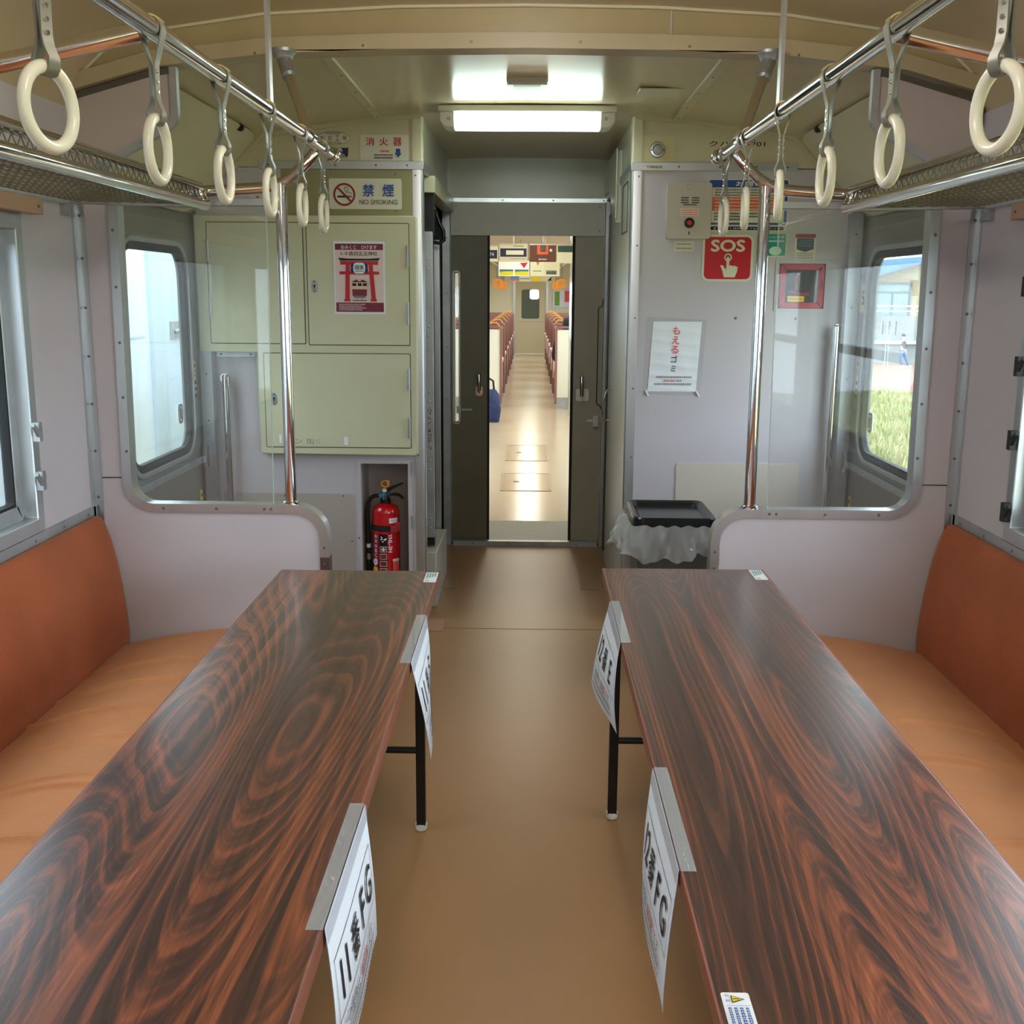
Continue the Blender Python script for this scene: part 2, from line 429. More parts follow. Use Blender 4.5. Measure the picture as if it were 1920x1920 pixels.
def mirror(pts): return [(-x, z) for x, z in pts]
CP = [(0, 2.231), (0.36, 2.226), (0.72, 2.207), (1.0, 2.168), (1.1, 2.145), (1.18, 2.107), (1.25, 2.045), (1.29, 1.955)]
VP = [(0, 2.180), (0.3, 2.178), (0.46, 2.172), (0.72, 2.148), (0.97, 2.113), (1.10, 2.092), (1.42, 1.76)]
def ceil_slab(prof, y0, y1, top=2.42):
    pts = [(-x, z) for x, z in reversed(prof)] + prof[1:]
    return G().prism(pts + [(prof[-1][0], top), (-prof[-1][0], top)], 'y', y0, y1)
c1 = ceil_slab(CP, -6, YP + 0.03)
struct('ceiling', c1, CEIL, 'cream arched ceiling of the saloon', 'ceiling')
struct('ceiling_vestibule', ceil_slab(VP, YP + 0.035, YE + 0.05), CEIL2, 'glossy cream vestibule ceiling around the lit tube', 'ceiling')
# ceiling seams along the vestibule
for sx in (-0.61, 0.61):
    g = G().box(sx - 0.016, sx + 0.016, YP + 0.06, YB - 0.0, 2.148, 2.163)
    g.screws([(sx, y, 2.148) for y in (3.5, 3.8, 4.1, 4.4, 4.65)], 'z', 0.004, -0.002, 1)
    struct('trim_1' if sx < 0 else 'trim_2', g, [CREAM, SCREW], 'cream ceiling seam strip %s of the vestibule lamp' % ('left' if sx < 0 else 'right'), 'trim')
# beam over the partition screens and the fascia above it
BP = [(0, 2.113), (0.36, 2.109), (0.72, 2.096), (1.05, 2.060), (1.255, 2.004), (1.29, 1.985)]
low = [(-x, z) for x, z in reversed(BP)] + BP[1:]
up = [(x, z + 0.042) for x, z in low]
g = G().prism(low + up[::-1], 'y', YP - 0.035, YP + 0.05)
g.screws([(x, YP - 0.035, 2.130 - 0.042 * (x / 0.8) ** 2 * 0.9) for x in (-0.75, -0.45, -0.15, 0.15, 0.45, 0.75)], 'y', 0.004, -0.002, 1)
struct('trim_3', g, [mat('beam_cream', (172, 157, 124), 0.35, var=0.06), SCREW], 'cream arched beam across the car above the partition screens', 'beam', bevel=0.006)
arch = [(-x, z) for x, z in reversed(CP)] + CP[1:]
struct('wall_fascia', G().prism(up + arch[::-1], 'y', YP - 0.004, YP + 0.02), FASCIA, 'tan arched fascia panel above the cream beam', 'wall')
gg = G().band(arch[1:-1], 0.014, 'y', YP - 0.02, YP + 0.0)
struct('trim_4', gg, CREAM, 'thin cream rim along the top of the arched fascia', 'trim')
struct('trim_5', G().box(0.398, 0.404, YP - 0.008, YP, 2.15, 2.226), BROWNPANEL, 'dark vertical joint in the arched fascia', 'trim')

# side walls of the saloon, with window openings
WZ0, WZ1 = 0.815, 1.64
WINS = [(1.46, 2.86), (-0.14, 1.26), (-1.74, -0.34), (-3.34, -1.94), (-4.94, -3.54)]
for s, side in ((-1, 'left'), (1, 'right')):
    outer = [(-6, 0), (YP + 0.03, 0), (YP + 0.03, 2.1), (-6, 2.1)]
    holes = [[(a, WZ0), (b, WZ0), (b, WZ1), (a, WZ1)] for a, b in WINS]
    g = G().prism(outer, 'x', s * 1.29, s * 1.42, holes)
    struct('wall_' + side, g, LILAC, 'lilac laminate side wall on the %s side of the saloon' % side, 'wall')
    # corner angle, sill strip and window edging in aluminium
    g = G().box(s * 1.29, s * 1.283, YP - 0.045, YP - 0.022, 0.3, 1.69).box(s * 1.29, s * 1.262, YP - 0.025, YP - 0.02, 0.3, 1.69)
    g.screws([(s * 1.275, YP - 0.025, z) for z in (0.84, 0.98, 1.12, 1.26, 1.40, 1.54, 1.66)], 'y', 0.0045, -0.003, 1)
    struct('trim_6' if s < 0 else 'trim_7', g, [ALU, SCREW], 'riveted aluminium corner angle on the %s wall' % side, 'trim')
    g = G().box(s * 1.29, s * 1.283, -6, YP - 0.03, 0.782, 0.814)
    g.screws([(s * 1.283, y, 0.798) for y in (3.15, 2.98, 2.8)], 'x', 0.004, -0.002 * s, 1)
    struct('trim_8' if s < 0 else 'trim_9', g, [ALUW, SCREW], 'aluminium sill strip above the bench back on the %s wall' % side, 'trim')
    for i, (a, b) in enumerate(WINS):
        wname = 'window_%d' % (i + 1 if s < 0 else i + 6)
        t = thing(wname, 'saloon window %d on the %s side with aluminium sash' % (i + 1, side) if i else
                  'large aluminium-framed window at the %s edge, beside the bench' % side, 'window', (s * 1.35, (a + b) / 2, WZ0)); t['kind'] = 'structure'
        loop = [(a, WZ0), (b, WZ0), (b, WZ1), (a, WZ1)]
        ins = [(a + 0.02, WZ0 + 0.02), (b - 0.02, WZ0 + 0.02), (b - 0.02, WZ1 - 0.02), (a + 0.02, WZ1 - 0.02)]
        obj('window_frame', G().band(ins, 0.04, 'x', s * 1.28, s * 1.40, closed=True), ALU, t, bevel=0.003)
        sash = rrect(a + 0.056, b - 0.056, WZ0 + 0.056, WZ1 - 0.050, 0.012, 3)
        f = obj('sash', G().band(sash, 0.045, 'x', s * 1.315, s * 1.345, closed=True), ALUW, t, bevel=0.003)
        obj('gasket', G().band(rrect(a + 0.080, b - 0.080, WZ0 + 0.080, WZ1 - 0.074, 0.012, 3), 0.012, 'x', s * 1.318, s * 1.342, closed=True), RUBBER, f)
        obj('pane', G().box(s * 1.328, s * 1.333, a + 0.07, b - 0.07, WZ0 + 0.07, WZ1 - 0.066), GLASS, t)
        if s > 0:
            obj('sash_bar', G().box(1.315, 1.345, a + 0.08, b - 0.08, 1.215, 1.25), ALUW, t)
        if i == 0:
            for z in ((0.93, 1.06) if s < 0 else (0.87, 1.06, 1.25, 1.45)):
                k = G().box(s * 1.262, s * 1.28, b - 0.034, b - 0.014, z, z + 0.05)
                k.prism([(b - 0.034, z + 0.03), (b - 0.060, z + 0.052), (b - 0.060, z + 0.042), (b - 0.034, z + 0.012)], 'x', s * 1.262, s * 1.270)
                obj('sash_catch', k, ALU if s < 0 else DARKMETAL, t)
# rear end of the saloon (behind the camera)
struct('wall_rear', G().box(-1.42, 1.42, -6.1, -6, 0, 2.4), LILAC, 'lilac end wall at the rear of the saloon', 'wall')

# vestibule side walls, side doors
for s, side in ((-1, 'left'), (1, 'right')):
    g = G().box(s * 1.395, s * 1.47, YP + 0.03, 3.46, 0, 2.1).box(s * 1.395, s * 1.47, 4.73, YE + 0.05, 0, 2.1).box(s * 1.395, s * 1.47, 3.46, 4.73, 1.78, 2.1)
    struct('wall_vestibule_' + side, g, LINTEL, 'grey wall around the %s side door of the vestibule' % side, 'wall')
    # sloping cover above the side door with its thumb screws
    def cov(u, v, s=s): return Vector((s * (1.105 + 0.295 * v), 3.34 + 1.30 * u, 2.082 - 0.31 * v))
    pts = rrect(0, 1, 0, 1, 0.09, 5)
    g = G(); n = Vector((-s * 0.72, 0, -0.69)) * 0.012
    top = [cov(p[0], p[1]) + n for p in pts]; bot = [cov(p[0], p[1]) for p in pts]; k = len(pts)
    g.add(top + bot, [tuple(range(k))] + [(i, (i + 1) % k, (i + 1) % k + k, i + k) for i in range(k)])
    t = thing('ceiling_cover', 'cream sloping cover panel high above the %s side door' % side, 'panel', (s * 1.25, 3.99, 1.77), 'sloping covers above the side doors')
    obj('panel', g, CREAM, t)
    for u in (0.16, 0.60, 0.80) if s < 0 else (0.16, 0.78):
        p = cov(u, 0.02) + n
        obj('thumb_screw', G().lathe([(0.014, -0.002), (0.014, 0.02), (0.008, 0.034)], p, 'y', 12), DARKMETAL, t)
    # the door itself
    d = thing('door_1' if s < 0 else 'door_2', 'grey side door with a round-cornered window on the %s of the vestibule' % side, 'door', (s * 1.42, 4.1, 0)); d['kind'] = 'structure'
    hole = rrect(3.86, 4.60, 0.79, 1.62, 0.12, 7)
    doorm = mat('door_grey', (116, 116, 108), 0.35, var=0.08, vscale=3)
    obj('door_leaf', G().prism([(3.46, 0), (4.73, 0), (4.73, 1.775), (3.46, 1.775)], 'x', s * 1.41, s * 1.445, [hole]), doorm, d)
    fr = obj('window_frame', G().band(rrect(3.845, 4.615, 0.775, 1.635, 0.13, 7), 0.020, 'x', s * 1.398, s * 1.412, closed=True), ALUW, d, bevel=0.003)
    obj('gasket', G().band(rrect(3.866, 4.594, 0.797, 1.615, 0.11, 7), 0.036, 'x', s * 1.408, s * 1.43, closed=True), RUBBER, d)
    obj('pane', G().prism(rrect(3.87, 4.59, 0.80, 1.61, 0.11, 6), 'x', s * 1.418, s * 1.424), GLASS, d)
    obj('kick_strip', G().box(s * 1.40, s * 1.412, 3.46, 4.73, 0.715, 0.745).screws([(s * 1.40, y, 0.73) for y in (3.6, 3.9, 4.2, 4.5)], 'x', 0.004, -0.002 * s), ALUW, d)
    obj('hinge', G().lathe([(0.018, 0), (0.018, 0.09)], (s * 1.385, 4.70, 0.70), 'z', 14).box(s * 1.40, s * 1.37, 4.69, 4.745, 0.72, 0.77), CHROME, d)
    # jamb strip between door and bulkhead
    g = G().box(s * 1.395, s * 1.345, 4.70, YB, 0, 1.20 if s < 0 else 1.95)
    g.screws([(s * 1.37, 4.70, z) for z in (0.53, 0.9, 1.1, 1.4, 1.7)[:3 if s < 0 else 5]], 'y', 0.005, -0.003, 1)
    struct('trim_10' if s < 0 else 'trim_11', g, [ALUW, SCREW], 'aluminium jamb strip beside the %s side door' % side, 'trim')

# bulkheads either side of the corridor
def arch_top(x):
    x = abs(x)
    for (a, za), (b, zb) in zip(VP, VP[1:]):
        if a <= x <= b: return za + (zb - za) * (x - a) / (b - a)
    return VP[-1][1]
NX0, NX1, NZ = -0.722, -0.512, 0.712           # extinguisher niche
def bulk(s):
    xs = [0.45, 0.6, 0.72, 0.85, 0.97, 1.10, 1.39]
    return xs
g = G().prism([(-1.395, 0), (NX0, 0), (NX0, NZ), (NX1, NZ), (NX1, 0), (-0.46, 0), (-0.46, 1.955), (-1.395, 1.955)], 'y', YB, YB + 0.03)
struct('wall_bulkhead_left', g, LILAC, 'lilac bulkhead below the green cabinet', 'wall')
g = G().prism([(0.44, 0), (1.395, 0), (1.395, 1.965), (0.44, 1.965)], 'y', YB, YB + 0.03)
struct('wall_bulkhead_right', g, LILAC, 'lilac bulkhead right of the corridor', 'wall')
for s, side in ((-1, 'left'), (1, 'right')):
    xs = [0.445, 0.6, 0.72, 0.85, 0.97, 1.10, 1.215]
    g = G().prism([(s * 0.445, 1.962), (s * 1.215, 1.962)] + [(s * x, arch_top(x) + 0.004) for x in reversed(xs)], 'y', YB, YB + 0.03)
    struct('wall_transom_' + side, g, CREAM, 'cream panel above the trim strip on the %s bulkhead' % side, 'wall')
    path = [(s * x, arch_top(x) - 0.008) for x in xs]
    struct('trim_12' if s < 0 else 'trim_13', G().band(path, 0.018, 'y', YB - 0.018, YB), CREAM, 'cream moulding along the arched top of the %s bulkhead' % side, 'trim')
    g = G().box(s * 0.445, s * 1.12, YB - 0.012, YB, 1.953, 1.986).box(s * 0.432, s * 0.446, YB - 0.012, YE, 1.953, 1.986)
    g.screws([(s * x, YB - 0.012, 1.969) for x in (0.50, 0.63, 0.80, 0.95, 1.08)], 'y', 0.005, -0.002, 1)
    struct('trim_14' if s < 0 else 'trim_15', g, [ALU, SCREW], 'aluminium trim strip across the %s bulkhead above head height' % side, 'trim', bevel=0.003)
    # corner posts: aluminium below, cream above
    a = [(s * 0.478, YB - 0.006), (s * 0.446, YB - 0.006)] + [(s * (0.444 - 0.010 * math.sin(t)), YB + 0.006 - 0.012 * math.cos(t)) for t in (0.4, 0.8, 1.2, 1.57)] + [(s * 0.434, YB + 0.04), (s * 0.478, YB + 0.04)]
    g = G().prism(a, 'z', 0, 1.953)
    g.screws([(s * 0.466, YB - 0.006, z) for z in (1.93, 1.65, 1.35, 1.05, 0.75)], 'y', 0.004, -0.002, 1)
    struct('trim_16' if s < 0 else 'trim_17', g, [ALU, SCREW], 'aluminium corner post at the %s of the corridor mouth' % side, 'trim')
    g = G().prism(a, 'z', 1.986, 2.165)
    struct('trim_18' if s < 0 else 'trim_19', g, [CREAM], 'cream rounded corner post above the %s trim strip' % side, 'trim')
# extinguisher niche
g = G().box(NX0 - 0.02, NX0, YB + 0.03, YB + 0.24, 0, NZ).box(NX1, NX1 + 0.005, YB + 0.03, YB + 0.24, 0, NZ).box(NX0 - 0.02, NX1 + 0.005, YB + 0.24, YB + 0.26, 0, NZ + 0.02).box(NX0 - 0.02, NX1 + 0.005, YB + 0.03, YB + 0.24, NZ, NZ + 0.02)
struct('wall_niche', g, BROWNPANEL, 'taupe niche in the left bulkhead that holds the extinguisher', 'wall')
g = G().band([(NX0 - 0.008, 0), (NX0 - 0.008, NZ + 0.008), (NX1 + 0.008, NZ + 0.008), (NX1 + 0.008, 0)], 0.018, 'y', YB - 0.004, YB)
for z in (0.66, 0.42): g.lathe([(0.005, 0), (0.005, 0.06)], (NX1 + 0.018, YB - 0.006, z), 'z', 8, 1)
g.screws([(NX0 - 0.012, YB - 0.004, 0.375)], 'y', 0.005, -0.002, 2)
struct('trim_20', g, [LILAC, ALUW, SCREW], 'lilac frame with hinges around the extinguisher niche', 'trim')
g = G().prism([(-1.33, 0), (-0.755, 0), (-0.755, 0.565), (-0.765, 0.575), (-1.33, 0.575)], 'y', YB - 0.004, YB).screws([(-1.06, YB - 0.004, 0.565), (-0.80, YB - 0.004, 0.565), (-0.766, YB - 0.004, 0.36)], 'y', 0.004, -0.002, 1)
struct('trim_21', g, [BROWNPANEL, SCREW], 'lower access panel left of the extinguisher niche', 'panel')
g = G().prism(rrect(0.665, 1.20, 0.02, 0.727, 0.012, 3), 'y', YB - 0.005, YB).screws([(0.72, YB - 0.005, 0.12), (1.16, YB - 0.005, 0.12)], 'y', 0.004, -0.002, 1)
struct('trim_22', g, [mat('beige_panel', (204, 194, 182), 0.45, var=0.04), SCREW], 'beige access panel low on the right bulkhead behind the bin', 'panel')
struct('trim_23', G().box(-1.335, -1.165, YB - 0.006, YB, 1.172, 1.196).screws([(-1.315, YB - 0.006, 1.184), (-1.185, YB - 0.006, 1.184)], 'y', 0.005, -0.002, 1), [ALU, SCREW], 'short aluminium strip below the left cabinet, over the grab rail', 'trim')
struct('trim_24', G().box(-1.03, -0.478, YB - 0.006, YB, 1.766, 1.952).screws([(-0.82, YB - 0.006, 1.935), (-0.55, YB - 0.006, 1.935), (-0.55, YB - 0.006, 1.785)], 'y', 0.004, -0.002, 1), [OLIVE, SCREW], 'olive panel between cabinet top and trim strip', 'panel')

# corridor
g = G().box(-0.56, -0.54, 5.03, YE, 0, 1.96).box(-0.56, -0.485, 5.03, 5.05, 0, 1.96).box(-0.505, -0.49, YB + 0.03, 5.03, 0, 1.96).box(-0.49, -0.465, YB + 0.03, YB + 0.06, 0, 1.96)
struct('wall_corridor_left', g, mat('pocket_dark', (70, 68, 60), 0.5), 'dark sliding-door pocket on the left of the corridor', 'wall')
struct('wall_corridor_right', G().box(0.440, 0.54, YB + 0.03, YE - 0.25, 0, 1.96).box(0.50, 0.54, YE - 0.25, YE, 0, 1.96), ENDGREY, 'grey-green corridor wall on the right', 'wall')
for s, side in ((-1, 'left'), (1, 'right')):
    struct('wall_corridor_upper_' + side, G().box(s * 0.446, s * 0.56, YB + 0.03, YE + 0.03, 1.958, 2.178), ENDGREY, 'grey-green upper corridor wall on the %s' % side, 'wall')
# end wall with the gangway doorway
g = G().box(-0.56, 0.56, YE, YE + 0.05, 1.955, 2.20)
struct('wall_end_upper', g, ENDGREY, 'grey-green panel over the gangway door', 'wall')
g = G().box(-0.45, 0.45, YE - 0.015, YE, 1.943, 1.965).screws([(x, YE - 0.015, 1.954) for x in (-0.42, -0.14, 0.14, 0.42)], 'y', 0.005, -0.002, 1)
struct('trim_25', g, [ALU, SCREW], 'aluminium strip above the gangway door', 'trim')
struct('trim_26', G().box(-0.43, 0.43, YE - 0.004, YE + 0.04, 1.765, 1.943).screws([(-0.40, YE - 0.004, 1.79), (0.40, YE - 0.004, 1.79), (-0.40, YE - 0.004, 1.92), (0.40, YE - 0.004, 1.92)], 'y', 0.004, -0.002, 1), [mat('lintel_panel', (192, 188, 174), 0.4, var=0.06), SCREW], 'grey lintel panel above the gangway door', 'panel')
for s, side in ((-1, 'left'), (1, 'right')):
    g = G().box(s * 0.432, s * 0.475, YE - 0.03, YE + 0.05, 0, 1.945)
    g.screws([(s * 0.45, YE - 0.03, z) for z in (1.75, 1.45, 1.15, 0.85, 0.55, 0.25)], 'y', 0.004, -0.002, 1)
    struct('trim_27' if s < 0 else 'trim_28', g, [ALUW, SCREW], 'aluminium door post at the %s of the gangway door' % side, 'trim', bevel=0.004)
    struct('wall_gangway_' + side, G().box(s * 0.47, s * 0.75, YE + 0.05, 6.92, -0.1, 2.3), DARKMETAL, 'dark gangway side on the %s between the coaches' % side, 'wall')
struct('ceiling_gangway', G().box(-0.75, 0.75, YE + 0.05, 6.92, 1.86, 2.3), DARKMETAL, 'dark gangway roof between the coaches', 'ceiling')
def plate_mat():
    m = mat('chequer_plate', (104, 102, 94), 0.45, 0.6, bump=0.6, bscale=70); return m
struct('floor_gangway', G().box(-0.46, 0.46, YE - 0.02, 6.92, -0.06, 0.008), plate_mat(), 'chequered steel gangway plate at the doorway', 'floor')
struct('trim_29', G().box(-0.42, 0.42, YE - 0.05, YE - 0.01, 0, 0.028).screws([(x, YE - 0.05, 0.014) for x in (-0.3, -0.1, 0.1, 0.3)], 'y', 0.005, -0.002, 1), [ALUW, SCREW], 'aluminium threshold strip at the gangway door', 'trim')
# sliding leaves of the gangway door
LEAF = mat('door_leaf_taupe', (168, 159, 138), 0.42, var=0.10, vscale=3)
d = thing('door_3', 'dark left leaf of the gangway door with a narrow window', 'door', (-0.31, YE + 0.03, 0)); d['kind'] = 'structure'
obj('door_leaf', G().prism([(-0.43, 0.01), (-0.222, 0.01), (-0.222, 1.765), (-0.43, 1.765)], 'y', YE + 0.015, YE + 0.045, [rrect(-0.412, -0.388, 0.72, 1.56, 0.01, 4)]), mat('door_leaf_shaded', (112, 104, 84), 0.45, var=0.15), d)  # same door as the right leaf; low light is put into its darker colour
obj('window_frame', G().band(rrect(-0.418, -0.382, 0.71, 1.57, 0.016, 5), 0.008, 'y', YE + 0.005, YE + 0.02, closed=True), ALUW, d)
obj('pane', G().box(-0.42, -0.345, YE + 0.028, YE + 0.032, 0.71, 1.57), GLASS, d)
obj('edge_seal', G().box(-0.224, -0.212, YE + 0.012, YE + 0.048, 0.01, 1.765), RUBBER, d)
obj('handle', G().tube([(-0.27, YE + 0.015, 1.00), (-0.27, YE - 0.025, 0.99), (-0.27, YE - 0.03, 0.95), (-0.27, YE - 0.025, 0.90), (-0.27, YE + 0.015, 0.89)], 0.009, 10).prism(rrect(-0.29, -0.25, 0.87, 0.93, 0.015, 4), 'y', YE + 0.009, YE + 0.015), CHROME, d)
obj('latch', G().box(-0.40, -0.375, YE + 0.0, YE + 0.015, 0.77, 0.81).box(-0.37, -0.31, YE + 0.01, YE + 0.015, 0.785, 0.795), ALUW, d)
d = thing('door_4', 'taupe right leaf of the gangway door with white handle plate', 'door', (0.34, YE + 0.03, 0)); d['kind'] = 'structure'
obj('door_leaf', G().box(0.265, 0.43, YE + 0.015, YE + 0.045, 0.01, 1.765), LEAF, d)
obj('edge_seal', G().box(0.253, 0.268, YE + 0.012, YE + 0.048, 0.01, 1.765), RUBBER, d)
obj('panel_rim', G().band([(0.43, 1.42)] + arc(0.424, 1.36, 0.02, 90, 180, 4) + arc(0.424, 0.84, 0.02, 180, 270, 4) + [(0.43, 0.80)], 0.006, 'y', YE + 0.008, YE + 0.016), BLACK, d)
hp = obj('handle_plate', G().prism(rrect(0.285, 0.358, 0.845, 0.915, 0.012, 4), 'y', YE + 0.006, YE + 0.015), WHITEP, d)
obj('handle', G().tube([(0.315, YE + 0.008, 0.985), (0.315, YE - 0.03, 0.98), (0.316, YE - 0.035, 0.94), (0.318, YE - 0.025, 0.88), (0.318, YE + 0.008, 0.875)], 0.011, 10), CHROME, hp)
obj('latch', G().box(0.385, 0.415, YE - 0.01, YE + 0.015, 0.70, 0.76).box(0.35, 0.40, YE + 0.005, YE + 0.015, 0.725, 0.74), ALU, d)

# ================================================================== PARTITION SCREENS
def partition(s):
    side = 'left' if s < 0 else 'right'
    t = thing('partition_screen', 'lilac half-height partition with glass on the %s' % ('left, its end guarded by a brown strip' if s < 0 else 'right, next to the bin'), 'partition', (s * 0.93, YP, 0), 'partition screens by the doors')
    ya, yb = YP - 0.02, YP + 0.02
    out = [(s * 1.29, 0), (s * 1.29, 1.70), (s * 1.165, 1.70), (s * 1.175, 0.90)]
    out += [(s * x, z) for x, z in [(1.175 - 0.075 + 0.075 * math.cos(a), 0.885 - 0.075 * math.sin(a)) for a in (0.3, 0.7, 1.1, 1.57)]]
    out += [(s * 0.68, 0.812)] + [(s * (0.68 - 0.09 * math.sin(a)), 0.722 + 0.09 * math.cos(a)) for a in (0.4, 0.8, 1.2, 1.57)] + [(s * 0.59, 0)]
    obj('panel', G().prism(out, 'y', ya + 0.002, yb - 0.002), LILAC, t)
    seam = obj('seam', G().box(s * 1.282, s * 1.20, ya - 0.0005, ya + 0.003, 0.898, 0.9005), DARKMETAL, t)
    # frame
    path = [(s * 1.178, 1.70), (s * 1.186, 0.90)] + [(s * (1.108 + 0.078 * math.cos(a)), 0.886 - 0.078 * math.sin(a)) for a in (0.26, 0.52, 0.79, 1.05, 1.31, 1.57)]
    path += [(s * 0.685, 0.808)] + [(s * (0.685 - 0.088 * math.sin(a)), 0.720 + 0.088 * math.cos(a)) for a in (0.26, 0.52, 0.79, 1.05, 1.31, 1.57)]
    cut = 0.66 if s < 0 else 0.0
    path += [(s * 0.597, cut)]
    g = G().band(path, 0.027, 'y', ya - 0.006, yb + 0.006)
    pts = [(s * 1.181, YP - 0.026, z) for z in (1.62, 1.46, 1.30, 1.14, 0.98)] + [(s * x, YP - 0.026, 0.808) for x in (1.08, 0.92, 0.775, 0.755)] + [(s * 0.597, YP - 0.026, 0.69), (s * 0.597, YP - 0.026, 0.64)]
    g.screws(pts, 'y', 0.0045, -0.003, 1)
    obj('frame', g, [ALU, SCREW], t)
    if s < 0:
        obj('guard_strip', G().box(-0.611, -0.584, ya - 0.004, yb + 0.006, 0, 0.66), mat('guard_brown', (84, 60, 54), 0.5), t)['label'] = 'brown guard strip on the partition end'
    gp = rrect(0, 1, 0, 1, 0.0, 1)
    gl = [(s * 0.752, 0.818), (s * 0.742, 1.69), (s * 1.168, 1.69), (s * 1.173, 0.91), (s * 1.15, 0.845), (s * 1.10, 0.82)]
    obj('glass_pane', G().prism(gl, 'y', YP - 0.003, YP + 0.003), GLASSD, t, smooth=False)
    edge = mat('glass_edge', (170, 190, 178), 0.2)
    obj('glass_edge', G().band([(s * 0.752, 0.818), (s * 0.742, 1.69)], 0.002, 'y', YP - 0.0034, YP + 0.0034), edge, t)
    obj('top_bar', G().box(s * 1.19, s * 0.73, YP - 0.012, YP + 0.012, 1.69, 1.712), ALUW, t, bevel=0.002)
    # panel above rack height with its angle frame
    poly = [(s * 1.29, 1.745), (s * 1.172, 1.811), (s * 1.0, 1.905), (s * 0.985, 1.925), (s * 0.983, 2.066), (s * 1.06, 2.056), (s * 1.255, 2.002), (s * 1.29, 1.985)]
    obj('upper_panel', G().prism(poly, 'y', YP - 0.006, YP + 0.006), BROWNPANEL, t)
    path = [(s * 0.99, 2.066), (s * 0.99, 1.938), (s * 0.996, 1.920), (s * 1.010, 1.907), (s * 1.29, 1.752)]
    g = G().band(path, 0.020, 'y', YP - 0.012, YP + 0.012)
    g.screws([(s * 0.99, YP - 0.012, 1.96), (s * 1.09, YP - 0.012, 1.862), (s * 1.17, YP - 0.012, 1.818)], 'y', 0.004, -0.002)
    obj('upper_frame', g, ALUW, t)
    g = G().band([(s * 1.29, 1.978), (s * 1.255, 1.992), (s * 1.06, 2.046), (s * 1.0, 2.056)], 0.016, 'y', YP - 0.012, YP)
    g.screws([(s * 1.21, YP - 0.012, 2.004), (s * 1.10, YP - 0.012, 2.034)], 'y', 0.004, -0.002)
    obj('upper_trim', g, mat('dark_alu', (104, 100, 92), 0.4, 0.6), t)
    if s > 0: t.location.x -= 0.015
    return t
for s in (-1, 1): partition(s)

# ================================================================== STRAP RAILS, POLES, RACKS
RX, RZ = 0.585, 1.857
for s in (-1, 1):
    side = 'left' if s < 0 else 'right'
    x = s * RX; xe = s * 0.592
    t = thing('strap_rail', 'chrome overhead rail carrying the %s row of hand rings' % side, 'rail', (x, 1.5, RZ), 'chrome strap rails')
    obj('rail', G().tube([(x, -2.0, RZ), (x, 3.42, RZ)], 0.0165, 18), CHROME, t)
    obj('end_knob', G().lathe([(0.0165, 0), (0.021, 0.004), (0.022, 0.02), (0.017, 0.028), (0.022, 0.034), (0.024, 0.05), (0.017, 0.064), (0.004, 0.068)], (x, 3.415, RZ), 'y', 18), CHROME, t)
    obj('cross_tube', G().tube([(x, 1.845, RZ), (s * 0.80, 1.845, RZ - 0.045), (s * 1.28, 1.845, RZ - 0.135)], 0.0155, 16), CHROME, t)
    # stay from the beam
    g = G().tube([(s * 0.668, 3.19, 2.085), (s * 0.578, 3.05, RZ)], 0.0145, 16)
    st = obj('stay', g, CHROME, t)
    d = (Vector((s * 0.578, 3.05, RZ)) - Vector((s * 0.668, 3.19, 2.085))).normalized(); p0 = Vector((s * 0.668, 3.19, 2.085))
    sock = G().tube([p0 - d * 0.01, p0 + d * 0.065], 0.0195, 16).tube([p0 + d * 0.065, p0 + d * 0.07], 0.021, 16)
    sock.lathe([(0.0345, 0.012), (0.0345, 0.004), (0.03, 0), (0.024, -0.014), (0.018, -0.016)], (s * 0.668, 3.19, 2.092), 'z', 20)
    sock.screws([tuple(p0 + d * 0.035 + Vector((0, -0.0195, 0)))], 'y', 0.004, -0.002)
    obj('socket', sock, ALUW, st)
    obj('stay_clamp', G().tube([(s * 0.578, 3.035, RZ), (s * 0.578, 3.075, RZ)], 0.021, 16), CHROME, st)
    # flat hanger strap
    g = G().box(x - 0.004, x + 0.004, 2.635, 2.665, RZ - 0.02, 2.215)
    g.prism([(x, 2.03), (x - s * -0.002, 2.10), (x + s * 0.022, 2.215), (x, 2.215)], 'y', 2.640, 2.660)
    obj('hanger_bar', g, ALU, t)
    # pole on the sill and the curved tube that ties pole, rack and rail
    t = thing('grab_pole', 'upright chrome pole on the %s partition sill, its top tube bending up to the rail' % side, 'pole', (s * 0.70, YP, 0.82), 'chrome poles on the partitions')
    px = s * (0.698 if s < 0 else 0.684)
    obj('pole', G().tube([(px, YP, 0.822), (px, YP, 1.752)], 0.0168, 18), CHROME, t)
    obj('pole_foot', G().lathe([(0.024, 0), (0.024, 0.006), (0.018, 0.010)], (px, YP, 0.8215), 'z', 18), CHROME, t)
    pts = [(s * 0.99, YP, 1.727), (s * 0.85, YP, 1.735), (s * 0.74, YP, 1.742), (s * 0.70, YP, 1.752), (s * 0.665, YP, 1.772), (s * 0.635, YP + 0.003, 1.800), (s * 0.612, YP + 0.006, 1.824), (s * 0.599, YP + 0.01, RZ - 0.016)]
    obj('top_tube', G().tube(pts, 0.0165, 16), CHROME, t)
    obj('rack_collar', G().tube([(s * 0.945, YP, 1.729), (s * 0.97, YP, 1.728)], 0.020, 16), CHROME, t)
    obj('collar', G().lathe([(0.0185, 0), (0.0185, 0.02)], (px, YP, 1.727), 'z', 16), CHROME, t)

